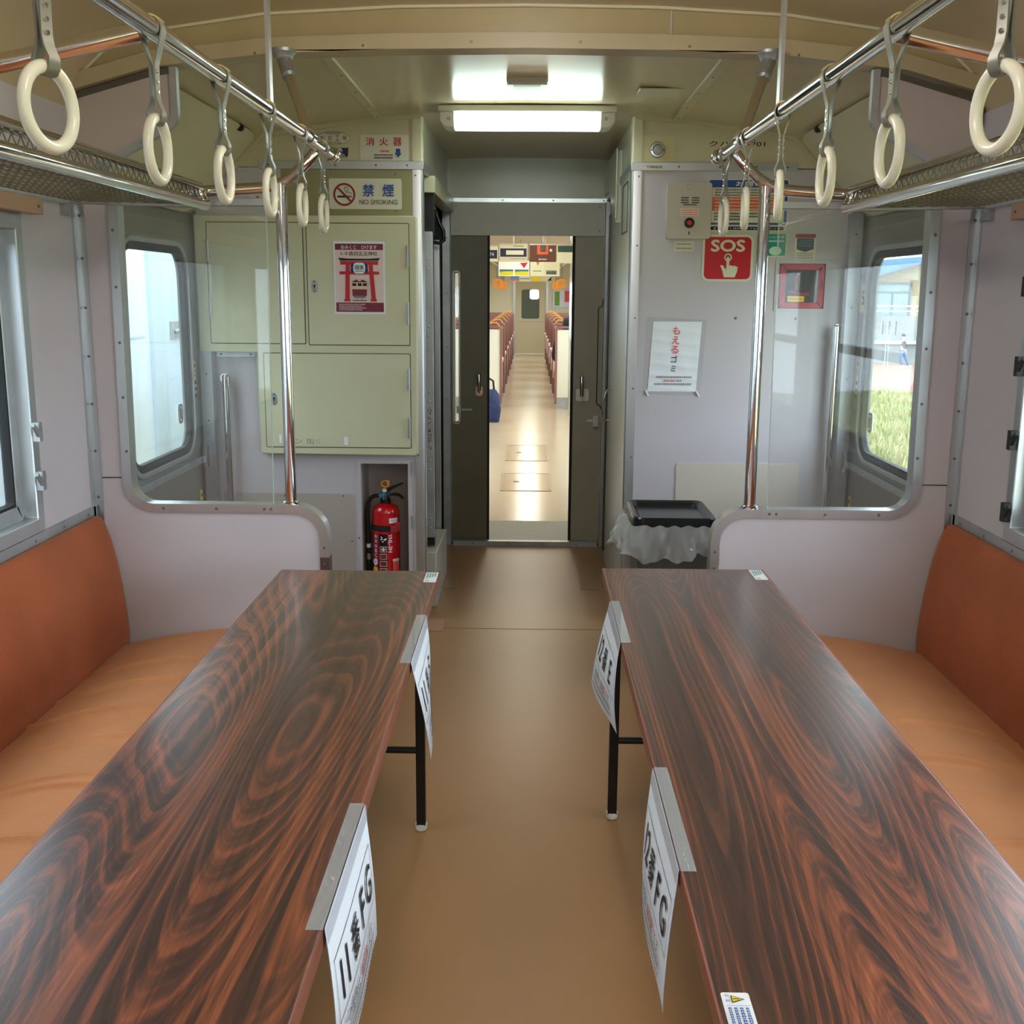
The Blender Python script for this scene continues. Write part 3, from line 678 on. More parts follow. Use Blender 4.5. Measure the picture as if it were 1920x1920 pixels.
def luggage_rack(s):
    side = 'left' if s < 0 else 'right'
    t = thing('luggage_rack', 'chrome tube luggage rack with wire mesh along the %s wall' % side, 'luggage rack', (s * 1.1, 1.2, 1.69), 'luggage racks')
    xl, zl, xu, zu, y0, y1 = 0.898, 1.688, 0.905, 1.738, -2.0, 3.19
    obj('front_rail', G().tube([(s * xl, y0, zl), (s * xl, y1 - 0.02, zl), (s * (xl + 0.003), y1, zl + 0.002), (s * (xl + 0.012), y1 + 0.01, zl + 0.012), (s * (xl + 0.022), y1 + 0.012, zl + 0.03), (s * (xl + 0.026), y1 + 0.006, zu)], 0.0155, 16), CHROME, t)
    obj('upper_rail', G().tube([(s * (xu + 0.012), y0, zu), (s * (xu + 0.012), y1, zu), (s * (xu + 0.03), y1 + 0.03, zu)], 0.0135, 16), CHROME, t)
    obj('rear_rail', G().box(s * 1.29, s * 1.27, y0, 3.2, 1.686, 1.70), ALU, t)
    for y in (1.86, 3.15):
        g = G().tube([(s * 0.90, y, zl - 0.004), (s * 1.285, y, zl + 0.006)], 0.007, 10).box(s * 1.29, s * 1.275, y - 0.03, y + 0.03, 1.655 if y > 3 else 1.687, 1.70)
        if y > 3: g.screws([(s * 1.275, y - 0.015, 1.672), (s * 1.275, y + 0.015, 1.672)], 'x', 0.005, -0.003 * s)
        obj('bracket', g, ALUW, t)
    # woven wire net: zig-zag wires that link with their neighbours
    g = G(); pitch = 0.036; row = 0.019
    def wire(f, ya, yb):
        n = int((yb - ya) / (pitch / 2)); pts = [f(i) for i in range(n + 1)]; P = [Vector(p) for p in pts]
        vs = []; r = 0.0013
        for p in P: vs += [p + Vector((0, 0, r)), p + Vector((r * 1.1 * s, 0, -r * 0.6)), p + Vector((-r * 1.1 * s, 0, -r * 0.6))]
        fs = []
        for i in range(len(P) - 1):
            for k in range(3): fs.append((i * 3 + k, i * 3 + (k + 1) % 3, i * 3 + 3 + (k + 1) % 3, i * 3 + 3 + k))
        g.add(vs, fs)
    ya, yb = 0.55, 3.17
    rows = int((1.275 - 0.905) / row)
    for k in range(rows):
        cx = 0.911 + row * k
        wire(lambda i, cx=cx, k=k: (s * (cx + (row * 0.56 if (i + k) % 2 else -row * 0.56)), ya + i * pitch / 2, 1.690 + 0.0012 * ((i % 2) * 2 - 1) + 0.01 * (cx - 0.9)), ya, yb)
    for k in range(3):
        cz = 1.695 + row * k
        wire(lambda i, cz=cz, k=k: (s * (0.907 + 0.02 * (cz - 1.69)), ya + i * pitch / 2, cz + (row * 0.56 if (i + k) % 2 else -row * 0.56)), ya, yb)
    obj('wire_net', g, mat('net_wire', (120, 116, 100), 0.4, 0.6), t)
for s in (-1, 1): luggage_rack(s)

# hanging rings
def ring_proto():
    t = thing('hand_ring', '', 'hand ring', (0, 0, 0), 'hand rings on the strap rails')
    # grey strap folded over the rail, pinched, then folded under the ring
    a = [(0.0185 * math.sin(q), 0.0185 * math.cos(q)) for q in [i * PI * 0.62 / 6 for i in range(7)]]
    right = [(0.0, 0.0188)] + a[1:] + [(0.010, -0.032), (0.0042, -0.052), (0.0036, -0.096), (0.0055, -0.109), (0.0118, -0.124), (0.0112, -0.136), (0.0065, -0.143), (0.0, -0.1445)]
    loop = right + [(-x, z) for x, z in right[-2:0:-1]]
    g = G().band(loop, 0.0024, 'y', -0.011, 0.011, closed=True)
    o = obj('strap', g, STRAP, t, ang=60)
    obj('rivets', G().screws([(0.0048, 0, z) for z in (-0.062, -0.078, -0.094)], 'x', 0.0036, 0.002).screws([(-0.0048, 0, z) for z in (-0.062, -0.078, -0.094)], 'x', 0.0036, -0.002), CHROME, o)
    cl = [(0.0205 * math.sin(q), 0.0205 * math.cos(q)) for q in [(-0.9 + 1.8 * i / 8) for i in range(9)]]
    obj('clip', G().band(cl, 0.003, 'y', -0.013, 0.013), CLIPY, t)
    R, r, n = 0.048, 0.0078, 48
    obj('ring', G().tube([(0, R * math.cos(2 * PI * i / n), -0.182 + R * math.sin(2 * PI * i / n)) for i in range(n)], [r * (1.0 + 0.12 * abs(math.sin(PI * i / n * 2))) for i in range(n)], 16, closed=True), RING, t)
    return t
proto = ring_proto(); first = True
ORD = ['nearest', 'second', 'third', 'fourth', 'fifth', 'last']
EXTRA = {(-1, 0): 'big and close at the top left corner', (1, 0): 'big and close at the top right corner', (-1, 5): 'over the no smoking sign', (1, 5): 'in front of the blue notice'}
for s, ys, rots in ((-1, (1.432, 1.841, 2.232, 2.618, 2.98, 3.285), (-13, 0, 0, 1, 1, 0)), (1, (1.407, 1.818, 2.200, 2.605, 3.006, 3.334), (9, 1, -1, -9, -6, 1))):
    for i, (y, r) in enumerate(zip(ys, rots)):
        t = proto if first else copy_tree(proto); first = False
        t.location = (s * RX, y, RZ - 0.001); t.rotation_euler = (0, math.radians(0), math.radians(r))
        t['label'] = 'white hand ring, %s on the %s rail%s' % (ORD[i], 'left' if s < 0 else 'right', ', ' + EXTRA[(s, i)] if (s, i) in EXTRA else '')

# ================================================================== BENCHES
def bench(s):
    side = 'left' if s < 0 else 'right'
    t = thing('bench', 'long orange-brown velvet bench along the %s wall' % side, 'bench', (s * 1.0, 0.5, 0), 'long velvet benches')
    y0, y1 = -3.0, YP - 0.026
    prof = [(1.288, 0.335), (1.288, 0.783), (1.275, 0.788), (1.262, 0.782), (1.250, 0.762), (1.236, 0.72), (1.220, 0.65), (1.208, 0.57), (1.200, 0.49), (1.196, 0.42), (1.200, 0.375), (1.22, 0.345)]
    k = len(prof); ys = [y0, -1.0, 0.2, 1.0, 1.6, 2.2, 2.7, 3.0, 3.13, 3.18, 3.203, y1]
    ins = {len(ys) - 1: 0.016, len(ys) - 2: 0.005}
    vs = []
    for j, y in enumerate(ys):
        q = ins.get(j, 0)
        for x, z in prof:
            xx = x + (q if x < 1.28 else 0); zz = min(z, 0.788 - q * 0.8)
            vs.append((s * xx, y, zz))
    fs = [tuple(range(k)), tuple((len(ys) - 1) * k + i for i in range(k))]
    for j in range(len(ys) - 1):
        for i in range(k): fs.append((j * k + i, j * k + (i + 1) % k, (j + 1) * k + (i + 1) % k, (j + 1) * k + i))
    obj('backrest', G().add(vs, fs), VELVET, t, ang=75)
    # cushion: domed, with soft cross creases pressed into the velvet
    rnd = random.Random(3 if s < 0 else 11)
    cr = [(y, rnd.uniform(0.010, 0.017), rnd.uniform(0.006, 0.010), rnd.uniform(-0.10, 0.10), rnd.uniform(0.15, 0.8)) for y in ([1.12, 1.33, 1.55, 1.64, 1.80, 2.02, 2.07, 2.28, 2.42, 2.47, 2.66, 2.84] if s < 0 else [1.3, 1.62, 1.85, 2.04, 2.21, 2.26, 2.45])]
    def top(u, v):
        w = u ** 1.0; x = 1.222 - 0.50 * w; yq = y0 + (y1 - y0) * v
        z = 0.393 + 0.062 * math.sin(min(1, w * 1.25) * PI / 2) - (0.05 * max(0, (w - 0.88) / 0.12) ** 2)
        d = 0
        for cy, a, wd, sl, cc in cr:
            q = (yq - cy - sl * (w - 0.4) * 0.6 - 0.05 * math.sin(w * 3.0)) / wd
            fall = math.exp(-((w - cc) / 0.45) ** 2)
            d += a * fall * (math.exp(-q * q) * 0.9 - math.exp(-((q - 1.6) ** 2)) * 0.8)
        e = max(0, (v - 0.985) / 0.015); z -= 0.022 * e * e
        return Vector((s * x, yq, z + d))
    vv = 1000; nu = 26
    g = G(); vsg = []
    def vmap(j):  # dense rows where creases are seen
        return (j / 60) * 0.62 if j <= 60 else 0.62 + (j - 60) / (vv - 60) * 0.38
    for i in range(nu + 1):
        for j in range(vv + 1): vsg.append(top(i / nu, vmap(j)))
    fs = [(i * (vv + 1) + j, (i + 1) * (vv + 1) + j, (i + 1) * (vv + 1) + j + 1, i * (vv + 1) + j + 1) for i in range(nu) for j in range(vv)]
    base = len(vsg)
    for j in range(vv + 1):
        p = vsg[nu * (vv + 1) + j]; vsg += [Vector((p.x - s * -0.006, p.y, 0.30))]
    fs += [(nu * (vv + 1) + j, base + j, base + j + 1, nu * (vv + 1) + j + 1) for j in range(vv)]
    g.add(vsg, fs)
    # end cap by the partition
    g.add([top(i / nu, 1.0) for i in range(nu + 1)] + [(s * 0.722, y1, 0.30), (s * 1.222, y1, 0.30)], [tuple(range(nu + 3))])
    obj('seat_cushion', g, SEATF, t, ang=80)
    obj('bench_base', G().box(s * 1.285, s * 0.78, y0, y1, 0, 0.30), mat('bench_base', (150, 146, 140), 0.4, 0.4), t)
for s in (-1, 1): bench(s)

# ================================================================== TABLES
def table(s, x0, x1, y0, y1, legy):
    side = 'left' if s < 0 else 'right'
    t = thing('folding_table', 'long dark rosewood folding table with black legs, on the %s of the aisle' % side, 'table', ((x0 + x1) / 2, (y0 + y1) / 2, 0), 'rosewood tables')
    obj('tabletop', G().box(x0 + 0.001, x1 - 0.001, y0 + 0.001, y1 - 0.001, 0.679, 0.705), WOOD, t, bevel=0.002)
    obj('edge_band', G().band([(x0, y0), (x1, y0), (x1, y1), (x0, y1)], 0.003, 'z', 0.6775, 0.7042, closed=True), WOODEDGE, t)
    xi, xo = (x1 - 0.044, x0 + 0.044) if s < 0 else (x0 + 0.036, x1 - 0.036)
    for y in legy:
        for x in (xi, xo):
            lg = obj('leg', G().box(x - 0.0125, x + 0.0125, y - 0.0125, y + 0.0125, 0.016, 0.678), BLACK, t, bevel=0.002)
            obj('foot_cap', G().lathe([(0.011, 0), (0.0155, 0.004), (0.0165, 0.012), (0.0165, 0.020)], (x, y, 0), 'z', 16), WHITEP, lg)['label'] = 'white plastic foot'
        obj('crossbar', G().tube([(xi, y, 0.234), (xo, y, 0.234)], 0.0095, 12), BLACK, t)
    obj('apron_rail', G().box(xo - 0.008, xo + 0.008, y0 + 0.1, y1 - 0.1, 0.655, 0.678).box(xi - 0.008, xi + 0.008, y0 + 0.1, y1 - 0.1, 0.655, 0.678), BLACK, t)
table(-1, -0.652, -0.222, 0.93, 2.890, (2.775, 1.05))
table(1, 0.227, 0.668, 0.955, 2.945, (2.858, 1.07))

# caution stickers on the table tops
STL = [('small white sticker at the far corner of the left table, beside the aisle', -0.255, -0.222, 2.772, 2.874, 0),
       ('small white sticker at the far outer corner of the right table', 0.628, 0.662, 2.835, 2.938, 0),
       ('white caution sticker with a yellow triangle on the near corner of the right table', 0.2335, 0.2765, 0.960 + 0.075, 1.068, 1)]
for lab, xa, xb, ya, yb, big in STL:
    if big: xa, xb, ya, yb = 0.2335, 0.264, 0.968, 1.068
    o = tag(obj('caution_sticker', G().prism(rrect(xa, xb, ya, yb, 0.003, 3), 'z', 0.705, 0.7054), PAPER, smooth=False), lab, 'sticker', 'stickers on the tables')
    if big:
        p = Print(lambda u, v, o: Vector((0.2335 + u, 1.068 - v, 0.7054 + o)))
        p.poly([(0.010, 0.0055), (0.010, 0.0185), (0.0245, 0.012)], INK).poly([(0.011, 0.007), (0.011, 0.017), (0.0225, 0.012)], YELLOW).line([(0.0125, 0.012), (0.0185, 0.012)], 0.0012, INK)
        p.text('注', 0.0055, 0.0065, 0.005, BLUE, rot=PI / 2).text('意', 0.0055, 0.016, 0.005, BLUE, rot=PI / 2)
        p.line([(0.003, 0.0245), (0.028, 0.0245)], 0.0005, BLUE)
        for i, ln in enumerate((0.058, 0.064, 0.05, 0.06)):
            pr_ = Print(lambda u, v, o: Vector((0.2335 + v, 1.068 - u, 0.7054 + o))); pr_.g = p.g; pr_.mats = p.mats; pr_.k = p.k
            pr_.small(0.028, 0.0055 + 0.0062 * i, 0.028 + ln, 0.0042, BLUE, 11 + i)
    else:
        p = Print(lambda u, v, o, xa=xa, yb=yb: Vector((xa + u, yb - v, 0.7054 + o)))
        w = xb - xa; h = yb - ya
        q = [(w * 0.2 + w * 0.2 * i) for i in range(4)]
        for i, x in enumerate(q): p.line([(x, h * 0.12), (x, h * (0.62 - 0.05 * i))], 0.0025, TEAL if i < 3 else GREYINK)
        p.rect(w * 0.15, h * 0.86, w * 0.45, h * 0.95, YELLOW)
    p.build(o)

# seat number papers taped over the table edges
def paper_sign(s, xe, ya, yb, txt, lab, curl, sway):
    t = thing('paper_sign', lab, 'paper sign', (xe, (ya + yb) / 2, 0.705), 'seat number papers on the tables')
    L = yb - ya; H = 0.212; n = -s      # n: direction of the aisle; u runs along the reader's left to right
    def to(u, v, o):
        # u 0..L, v 0..H downwards
        y = (ya + u) if s < 0 else (yb - u)
        b = 0.004 + curl * math.sin(min(1, v / H) * PI * 0.55) + sway * (u / L - 0.5) * (v / H) ** 1.5 + 0.006 * math.sin(u / L * PI * 1.3 + 0.4) * (v / H)
        return Vector((xe + n * (b + o), y, 0.7056 - v))
    g = G(); nu, nv = 14, 14
    g.grid(lambda u, v: to(u * L, v * H, 0), nu, nv); g.grid(lambda u, v: to(u * L, v * H, -0.0006), nu, nv)
    pp = obj('sheet', g, PAPER, t)
    tp = G().box(xe + s * 0.019, xe - s * 0.002, ya - 0.003, yb + 0.003, 0.7053, 0.7060)
    tp.grid(lambda u, v: to(u * L, v * 0.022, 0.0012), 6, 2)
    obj('tape', tp, TAPE, t)['label'] = 'strip of clear tape holding the paper'
    p = Print(to)
    x0, x1, y0, y1 = L * 0.05, L * 0.95, H * 0.26, H * 0.66
    for a, b in (((x0, y0), (x1, y0)), ((x1, y0), (x1, y1)), ((x1, y1), (x0, y1)), ((x0, y1), (x0, y0))):
        k = 10; p.line([(a[0] + (b[0] - a[0]) * i / k, a[1] + (b[1] - a[1]) * i / k) for i in range(k + 1)], 0.0013, INK)
    n_ = len(txt); cx = [x0 + (x1 - x0) * f for f in ((0.10, 0.22, 0.42, 0.66, 0.86) if n_ == 5 else (0.10, 0.24, 0.48, 0.78))]
    for ch, c in zip(txt, cx):
        # printed characters: v grows downwards, so mirror through a flipped mapping
        pf = Print(lambda u, v, o: to(u, -v, o)); pf.g = p.g; pf.mats = p.mats; pf.k = p.k
        pf.text(ch, c, -(y0 + y1) / 2, H * 0.25, INK, bold=0.012); p.k = pf.k
    pf = Print(lambda u, v, o: to(u, -v, o)); pf.g = p.g; pf.mats = p.mats; pf.k = p.k
    pf.text('この座席は', L * 0.26, -H * 0.745, 0.019, INK); pf.text('指定席', L * 0.545, -H * 0.745, 0.019, RED, bold=0.01); pf.text('です', L * 0.74, -H * 0.745, 0.018, INK)
    for i in range(2): pf.small(L * 0.14, -H * (0.83 + 0.07 * i), L * 0.84, 0.008, GREYINK, 3 + i)
    p.build(pp)
paper_sign(-1, -0.222, 1.177, 1.500, '11番FG', 'white paper 11番 FG hanging off the left table, nearer of its two', 0.014, 0.012)
paper_sign(-1, -0.222, 2.135, 2.470, '11番E', 'white paper with a seat number hanging at the far end of the left table', 0.022, -0.03)
paper_sign(1, 0.227, 1.325, 1.640, '12番FG', 'white paper 12番 FG hanging off the right table, nearer of its two', 0.014, 0.012)
paper_sign(1, 0.227, 2.285, 2.608, '12番E', 'white paper 12番 hanging off the right table above its black leg', 0.024, -0.03)

# ================================================================== LEFT BULKHEAD: CABINET, SIGNS, EXTINGUISHER
YC = 4.70                                                            # cabinet front
kx = lambda x: 0.02 + (x - 0.02) * YC / YB
kz = lambda z: 1.45 + (z - 1.45) * YC / YB
cab = thing('wall_cabinet', 'pale green L-shaped equipment cabinet on the left bulkhead', 'cabinet', (-0.9, YB, 0.745))
out = [(kx(-1.41), kz(1.192)), (kx(-1.162), kz(1.192)), (kx(-1.162), kz(0.760)), (kx(-1.152), kz(0.750)), (kx(-0.478), kz(0.746)), (kx(-0.470), kz(0.756)), (kx(-0.463), kz(1.76)), (kx(-0.47), kz(1.767)), (kx(-1.41), kz(1.767))]
obj('body', G().prism(out, 'y', YC, YB), CAB, cab, bevel=0.006)
DOORS = [(-1.354, -0.949, 1.232, 1.735, -1), (-0.930, -0.499, 1.228, 1.733, 1), (-1.130, -0.499, 0.783, 1.188, 1)]
LOCK = [None, (-0.902, 1.473), (-1.092, 0.992)]
HZ = [((1.62, 1.38), -1.352), ((1.60, 1.36), -0.503), ((1.08, 0.87), -0.503)]
SEAM = mat('door_gap', (92, 92, 70), 0.7)
for i, (xa, xb, za, zb, hs) in enumerate(DOORS):
    xa, xb, za, zb = kx(xa), kx(xb), kz(za), kz(zb)
    d = obj('door', G().prism(rrect(xa, xb, za, zb, 0.004, 3), 'y', YC - 0.004, YC), CAB, cab, bevel=0.001)
    d['label'] = ('upper left cabinet door', 'upper right cabinet door with the poster', 'lower cabinet door with old tape')[i]
    obj('door_gap', G().band(rrect(xa - 0.002, xb + 0.002, za - 0.002, zb + 0.002, 0.004, 3), 0.004, 'y', YC - 0.0012, YC, closed=True), SEAM, d)
    for z in HZ[i][0]:
        obj('hinge', G().lathe([(0.006, -0.045), (0.006, 0.045)], (kx(HZ[i][1]), YC - 0.007, kz(z)), 'z', 10), ALUW, d)
    if LOCK[i]:
        x, z = kx(LOCK[i][0]), kz(LOCK[i][1])
        k = obj('keyhole_plate', G().prism([(x + 0.014 * math.cos(a), z + 0.027 * math.sin(a)) for a in [2 * PI * q / 20 for q in range(20)]], 'y', YC - 0.006, YC - 0.004), ALU, d)
        p = Print(onY(YC - 0.006)); p.disc(x, z + 0.003, 0.0042, BLACK).rect(x - 0.002, z - 0.009, x + 0.002, z + 0.002, BLACK).disc(x, z + 0.019, 0.003, SCREW).disc(x, z - 0.019, 0.003, SCREW)
        p.build(k, 'keyhole')
    if i == 2:
        p = Print(onY(YC - 0.004))
        p.rect(kx(-1.075), kz(0.79), kx(-0.78), kz(0.828), mat('old_tape', (202, 203, 172), 0.5))
        p.text('ン 缶⇩', kx(-0.95), kz(0.808), 0.024, GREYINK, w=0.11).rect(kx(-1.075), kz(0.80), kx(-1.066), kz(0.835), PAPER).rect(kx(-0.79), kz(0.793), kx(-0.774), kz(0.828), PAPER)
        p.build(d, 'tape_marks')

# poster on the cabinet door: torii gate and old train
t, p = plate('poster', 'white-bordered poster of a red torii gate and an old train on the cabinet door', 'poster', kx(-0.817), kx(-0.600), kz(1.358), kz(1.660), YC - 0.004, PAPER, 0.002)
X0, X1, Z0, Z1 = kx(-0.817), kx(-0.600), kz(1.358), kz(1.660); w_, h_ = X1 - X0, Z1 - Z0
def q(u, v): return (X0 + u * w_, Z1 - v * h_)
def R_(a, b, c, d, m, r=0): p.rect(q(a, 0)[0], q(0, d)[1], q(c, 0)[0], q(0, b)[1], m, r)
R_(0.03, 0.03, 0.97, 0.97, PINKP); R_(0.03, 0.03, 0.97, 0.115, MAROON); R_(0.03, 0.84, 0.97, 0.97, MAROON)
p.text('おみくじ　ひけます', *q(0.5, 0.078), 0.016, PAPER, w=w_ * 0.70, bold=0.01).text('トキ鉄四五五神社', *q(0.5, 0.165), 0.018, INK, w=w_ * 0.72, bold=0.012)
p.poly([q(0.09, 0.222), q(0.3, 0.235), q(0.7, 0.235), q(0.91, 0.222), q(0.88, 0.262), q(0.12, 0.262)], BLACK)
R_(0.13, 0.268, 0.87, 0.318, RED); R_(0.11, 0.41, 0.89, 0.452, RED)
p.poly([q(0.235, 0.318), q(0.315, 0.318), q(0.30, 0.80), q(0.21, 0.80)], RED).poly([q(0.685, 0.318), q(0.765, 0.318), q(0.82, 0.80), q(0.73, 0.80)], RED)
R_(0.195, 0.79, 0.315, 0.825, RED); R_(0.715, 0.79, 0.835, 0.825, RED)
R_(0.33, 0.30, 0.67, 0.43, NAVY, 0.012); R_(0.33, 0.345, 0.67, 0.375, BLUE); R_(0.385, 0.29, 0.615, 0.44, PAPER, 0.014)
p.text('越後', *q(0.5, 0.352), 0.021, INK, w=w_ * 0.18, bold=0.02); p.small(q(0.42, 0)[0], q(0, 0.405)[1], q(0.58, 0)[0], 0.006, GREYINK)
p.poly([q(0.35, 0.555), q(0.42, 0.525), q(0.58, 0.525), q(0.65, 0.555), q(0.64, 0.745), q(0.36, 0.745)], MAROON)
R_(0.35, 0.56, 0.65, 0.655, BEIGEP)
for a in (0.36, 0.465, 0.565): R_(a, 0.572, a + 0.078, 0.61, DARKMETAL)
R_(0.36, 0.66, 0.64, 0.745, MAROON); p.poly([q(0.37, 0.745), q(0.63, 0.745), q(0.61, 0.775), q(0.39, 0.775)], GREYINK)
R_(0.45, 0.775, 0.46, 0.81, INK); R_(0.54, 0.775, 0.55, 0.81, INK); R_(0.36, 0.805, 0.64, 0.815, INK); R_(0.47, 0.53, 0.53, 0.542, PAPER)
for i in range(4): p.small(q(0.09, 0)[0], q(0, 0.865 + 0.025 * i)[1], q(0.62 - 0.06 * (i % 2), 0)[0], 0.0045, PINKP, 20 + i)
p.build(t)

# no smoking sign
YS = YB - 0.006
t, p = plate('no_smoking_sign', 'cream no smoking sign with red prohibition circle and blue characters', 'sign', -0.829, -0.524, 1.792, 1.916, YS, SIGNW, 0.008)
cx, cz = -0.765, 1.851
p.ring(cx, cz, 0.0465, 0.0085, DRED).rect(cx - 0.030, cz - 0.0125, cx + 0.020, cz - 0.0045, NAVY).rect(cx + 0.022, cz - 0.0125, cx + 0.026, cz - 0.0045, NAVY).rect(cx + 0.028, cz - 0.0125, cx + 0.031, cz - 0.0045, NAVY)
p.line([(cx + 0.030, cz - 0.001), (cx + 0.028, cz + 0.006), (cx + 0.018, cz + 0.010), (cx + 0.012, cz + 0.016), (cx + 0.017, cz + 0.024), (cx + 0.012, cz + 0.031), (cx + 0.002, cz + 0.029), (cx, cz + 0.021), (cx + 0.006, cz + 0.012), (cx + 0.016, cz + 0.004)], 0.0022, INK)
p.line([(cx - 0.029, cz + 0.029), (cx + 0.029, cz - 0.029)], 0.0085, DRED)
p.text('禁', -0.663, 1.868, 0.050, BLUE, w=0.048, bold=0.028).text('煙', -0.580, 1.868, 0.050, BLUE, w=0.048, bold=0.028).text('NO SMOKING', -0.622, 1.821, 0.019, INK, w=0.160)
p.build(t)
# extinguisher sign with blue arrow
t, p = plate('extinguisher_sign', 'cream sign with red characters and a blue arrow pointing down', 'sign', -0.695, -0.493, 1.988, 2.092, YB, SIGNW, 0.006)
for i, ch in enumerate('消火器'): p.text(ch, -0.654 + 0.057 * i, 2.064, 0.033, RED if i != 2 else RED, w=0.036, bold=0.018)
p.small(-0.612, 2.026, -0.577, 0.009, PINKRED, 5); p.small(-0.637, 2.011, -0.560, 0.007, INK, 6).small(-0.637, 2.000, -0.560, 0.0075, INK, 7)
p.rect(-0.546, 2.018, -0.528, 2.036, BLUE).poly([(-0.552, 2.018), (-0.522, 2.018), (-0.537, 2.001)], BLUE)
p.build(t)
# works plates
el = [(-0.806 + 0.0725 * math.cos(2 * PI * i / 40), 2.077 + 0.0265 * math.sin(2 * PI * i / 40)) for i in range(40)]
t = tag(obj('works_plate', G().prism(el, 'y', YB - 0.002, YB), SIGNW, smooth=False), 'small oval plate reading 松任工場 high on the left bulkhead', 'plate')
p = Print(onY(YB - 0.002)); p.ring(-0.806, 2.077, 0.0715, 0.0016, INK, 0.0258)
for i, ch in enumerate('松任工場'): p.text(ch, -0.851 + 0.0305 * i, 2.0775, 0.0195, INK, w=0.0175)
p.text('日本国有鉄道', -0.806, 2.0955, 0.0078, INK, w=0.058).text('昭和61年改造', -0.806, 2.0590, 0.0078, INK, w=0.066)
p.build(t)
bd = [(-0.847, 2.037), (-0.745, 2.039), (-0.748, 2.006), (-0.752, 2.002), (-0.80, 1.999), (-0.847, 2.001)]
t = tag(obj('works_plate', G().prism(bd, 'y', YB - 0.002, YB), NAVY, smooth=False), 'small navy plate below the oval one, partly hidden by the rail end', 'plate')
p = Print(onY(YB - 0.002)); p.poly([(-0.840, 2.036), (-0.776, 2.037), (-0.768, 2.028), (-0.840, 2.028)], SIGNW).poly([(-0.840, 2.012), (-0.762, 2.012), (-0.758, 2.003), (-0.840, 2.003)], SIGNW)
p.text('神　戸', -0.803, 2.0322, 0.006, INK, w=0.034).text('工', -0.774, 2.020, 0.012, SIGNW, w=0.015).text('由', -0.796, 2.020, 0.012, SIGNW, w=0.015).text('自', -0.815, 2.020, 0.012, SIGNW, w=0.013).small(-0.81, 2.0075, -0.765, 0.006, INK, 9)
p.build(t)
# notices under the trim strip, left
t, p = plate('warning_sticker', 'white sticker with a yellow warning triangle behind the left hand rings', 'sticker', -1.165, -1.085, 1.805, 1.848, YB, SIGNW, 0.006)
p.poly([(-1.158, 1.812), (-1.105, 1.812), (-1.1315, 1.846)], INK).poly([(-1.1525, 1.8155), (-1.1105, 1.8155), (-1.1315, 1.8425)], ORANGEPL).rect(-1.1335, 1.822, -1.1295, 1.836, INK)
p.build(t)
t, p = plate('notice', 'white notice with red and grey print left of the no smoking sign', 'notice', -1.082, -0.838, 1.800, 1.896, YB, PAPER, 0.002)
p.small(-1.06, 1.880, -0.868, 0.014, PINKRED, 1).small(-1.06, 1.861, -0.90, 0.008, PINKRED, 2)
for i in range(3): p.small(-1.06, 1.846 - 0.013 * i, -0.87, 0.007, GREYINK, 3 + i)
p.build(t)

# fire extinguisher in the niche
ex = thing('fire_extinguisher', 'red fire extinguisher with black hose standing in the left niche', 'fire extinguisher', (-0.594, 4.85, 0))
EX, EY = -0.622, 4.815; rb = 0.0615
ex.location = (EX, EY, 0)
obj('body', G().lathe([(0.050, 0), (0.060, 0.004), (rb, 0.02), (rb, 0.505), (rb - 0.0008, 0.509), (rb - 0.0005, 0.520), (0.060, 0.534), (0.055, 0.548), (0.044, 0.560), (0.030, 0.567), (0.020, 0.570)], (EX, EY, 0), 'z', 40), EXTRED, ex, ang=60)
obj('neck', G().lathe([(0.024, 0.565), (0.024, 0.585), (0.020, 0.590), (0.017, 0.612)], (EX, EY, 0), 'z', 24), BLACK, ex)
TEALP = mat('valve_teal', (40, 120, 136), 0.4)
obj('valve', G().lathe([(0.018, 0), (0.018, 0.018), (0.014, 0.024)], (EX - 0.008, EY, 0.598), 'z', 18).box(EX - 0.03, EX + 0.02, EY - 0.012, EY + 0.012, 0.598, 0.616), TEALP, ex)
g = G().prism([(EX - 0.022, 0.618), (EX - 0.01, 0.632), (EX + 0.03, 0.652), (EX + 0.075, 0.668), (EX + 0.082, 0.666), (EX + 0.04, 0.642), (EX + 0.012, 0.622), (EX - 0.012, 0.612)], 'y', EY - 0.014, EY + 0.014)
obj('upper_lever', g, BLACK, ex, bevel=0.002)
g = G().prism([(EX + 0.01, 0.606), (EX + 0.035, 0.618), (EX + 0.06, 0.614), (EX + 0.082, 0.594), (EX + 0.080, 0.588), (EX + 0.06, 0.603), (EX + 0.035, 0.608), (EX + 0.012, 0.600)], 'y', EY - 0.014, EY + 0.014)
obj('lower_handle', g, BLACK, ex, bevel=0.002)
g = G().tube([(EX + 0.0 + 0.017 * math.cos(a), EY, 0.662 + 0.015 * math.sin(a)) for a in [2 * PI * i / 20 for i in range(20)]], 0.0048, 8, closed=True).box(EX + 0.006, EX + 0.019, EY - 0.004, EY + 0.004, 0.655, 0.680)
obj('safety_pin', g, ORANGEPL, ex)['label'] = 'yellow pull ring'
obj('white_seal', G().lathe([(0.010, 0), (0.012, 0.006), (0.008, 0.016)], (EX - 0.002, EY - 0.012, 0.624), 'z', 12), WHITEP, ex)
hx = EX - 0.079
hose = [(EX - 0.028, EY, 0.606), (EX - 0.05, EY, 0.603), (EX - 0.068, EY, 0.590), (hx, EY, 0.565), (hx - 0.004, EY, 0.52), (hx - 0.002, EY, 0.40), (hx + 0.002, EY, 0.20), (hx + 0.004, EY, 0.12)]
h = obj('hose', G().tube(hose, 0.0098, 12), RUBBER, ex)
obj('hose_ferrule', G().tube([(EX - 0.045, EY, 0.605), (EX - 0.027, EY, 0.6065)], 0.007, 12), CHROME, h)
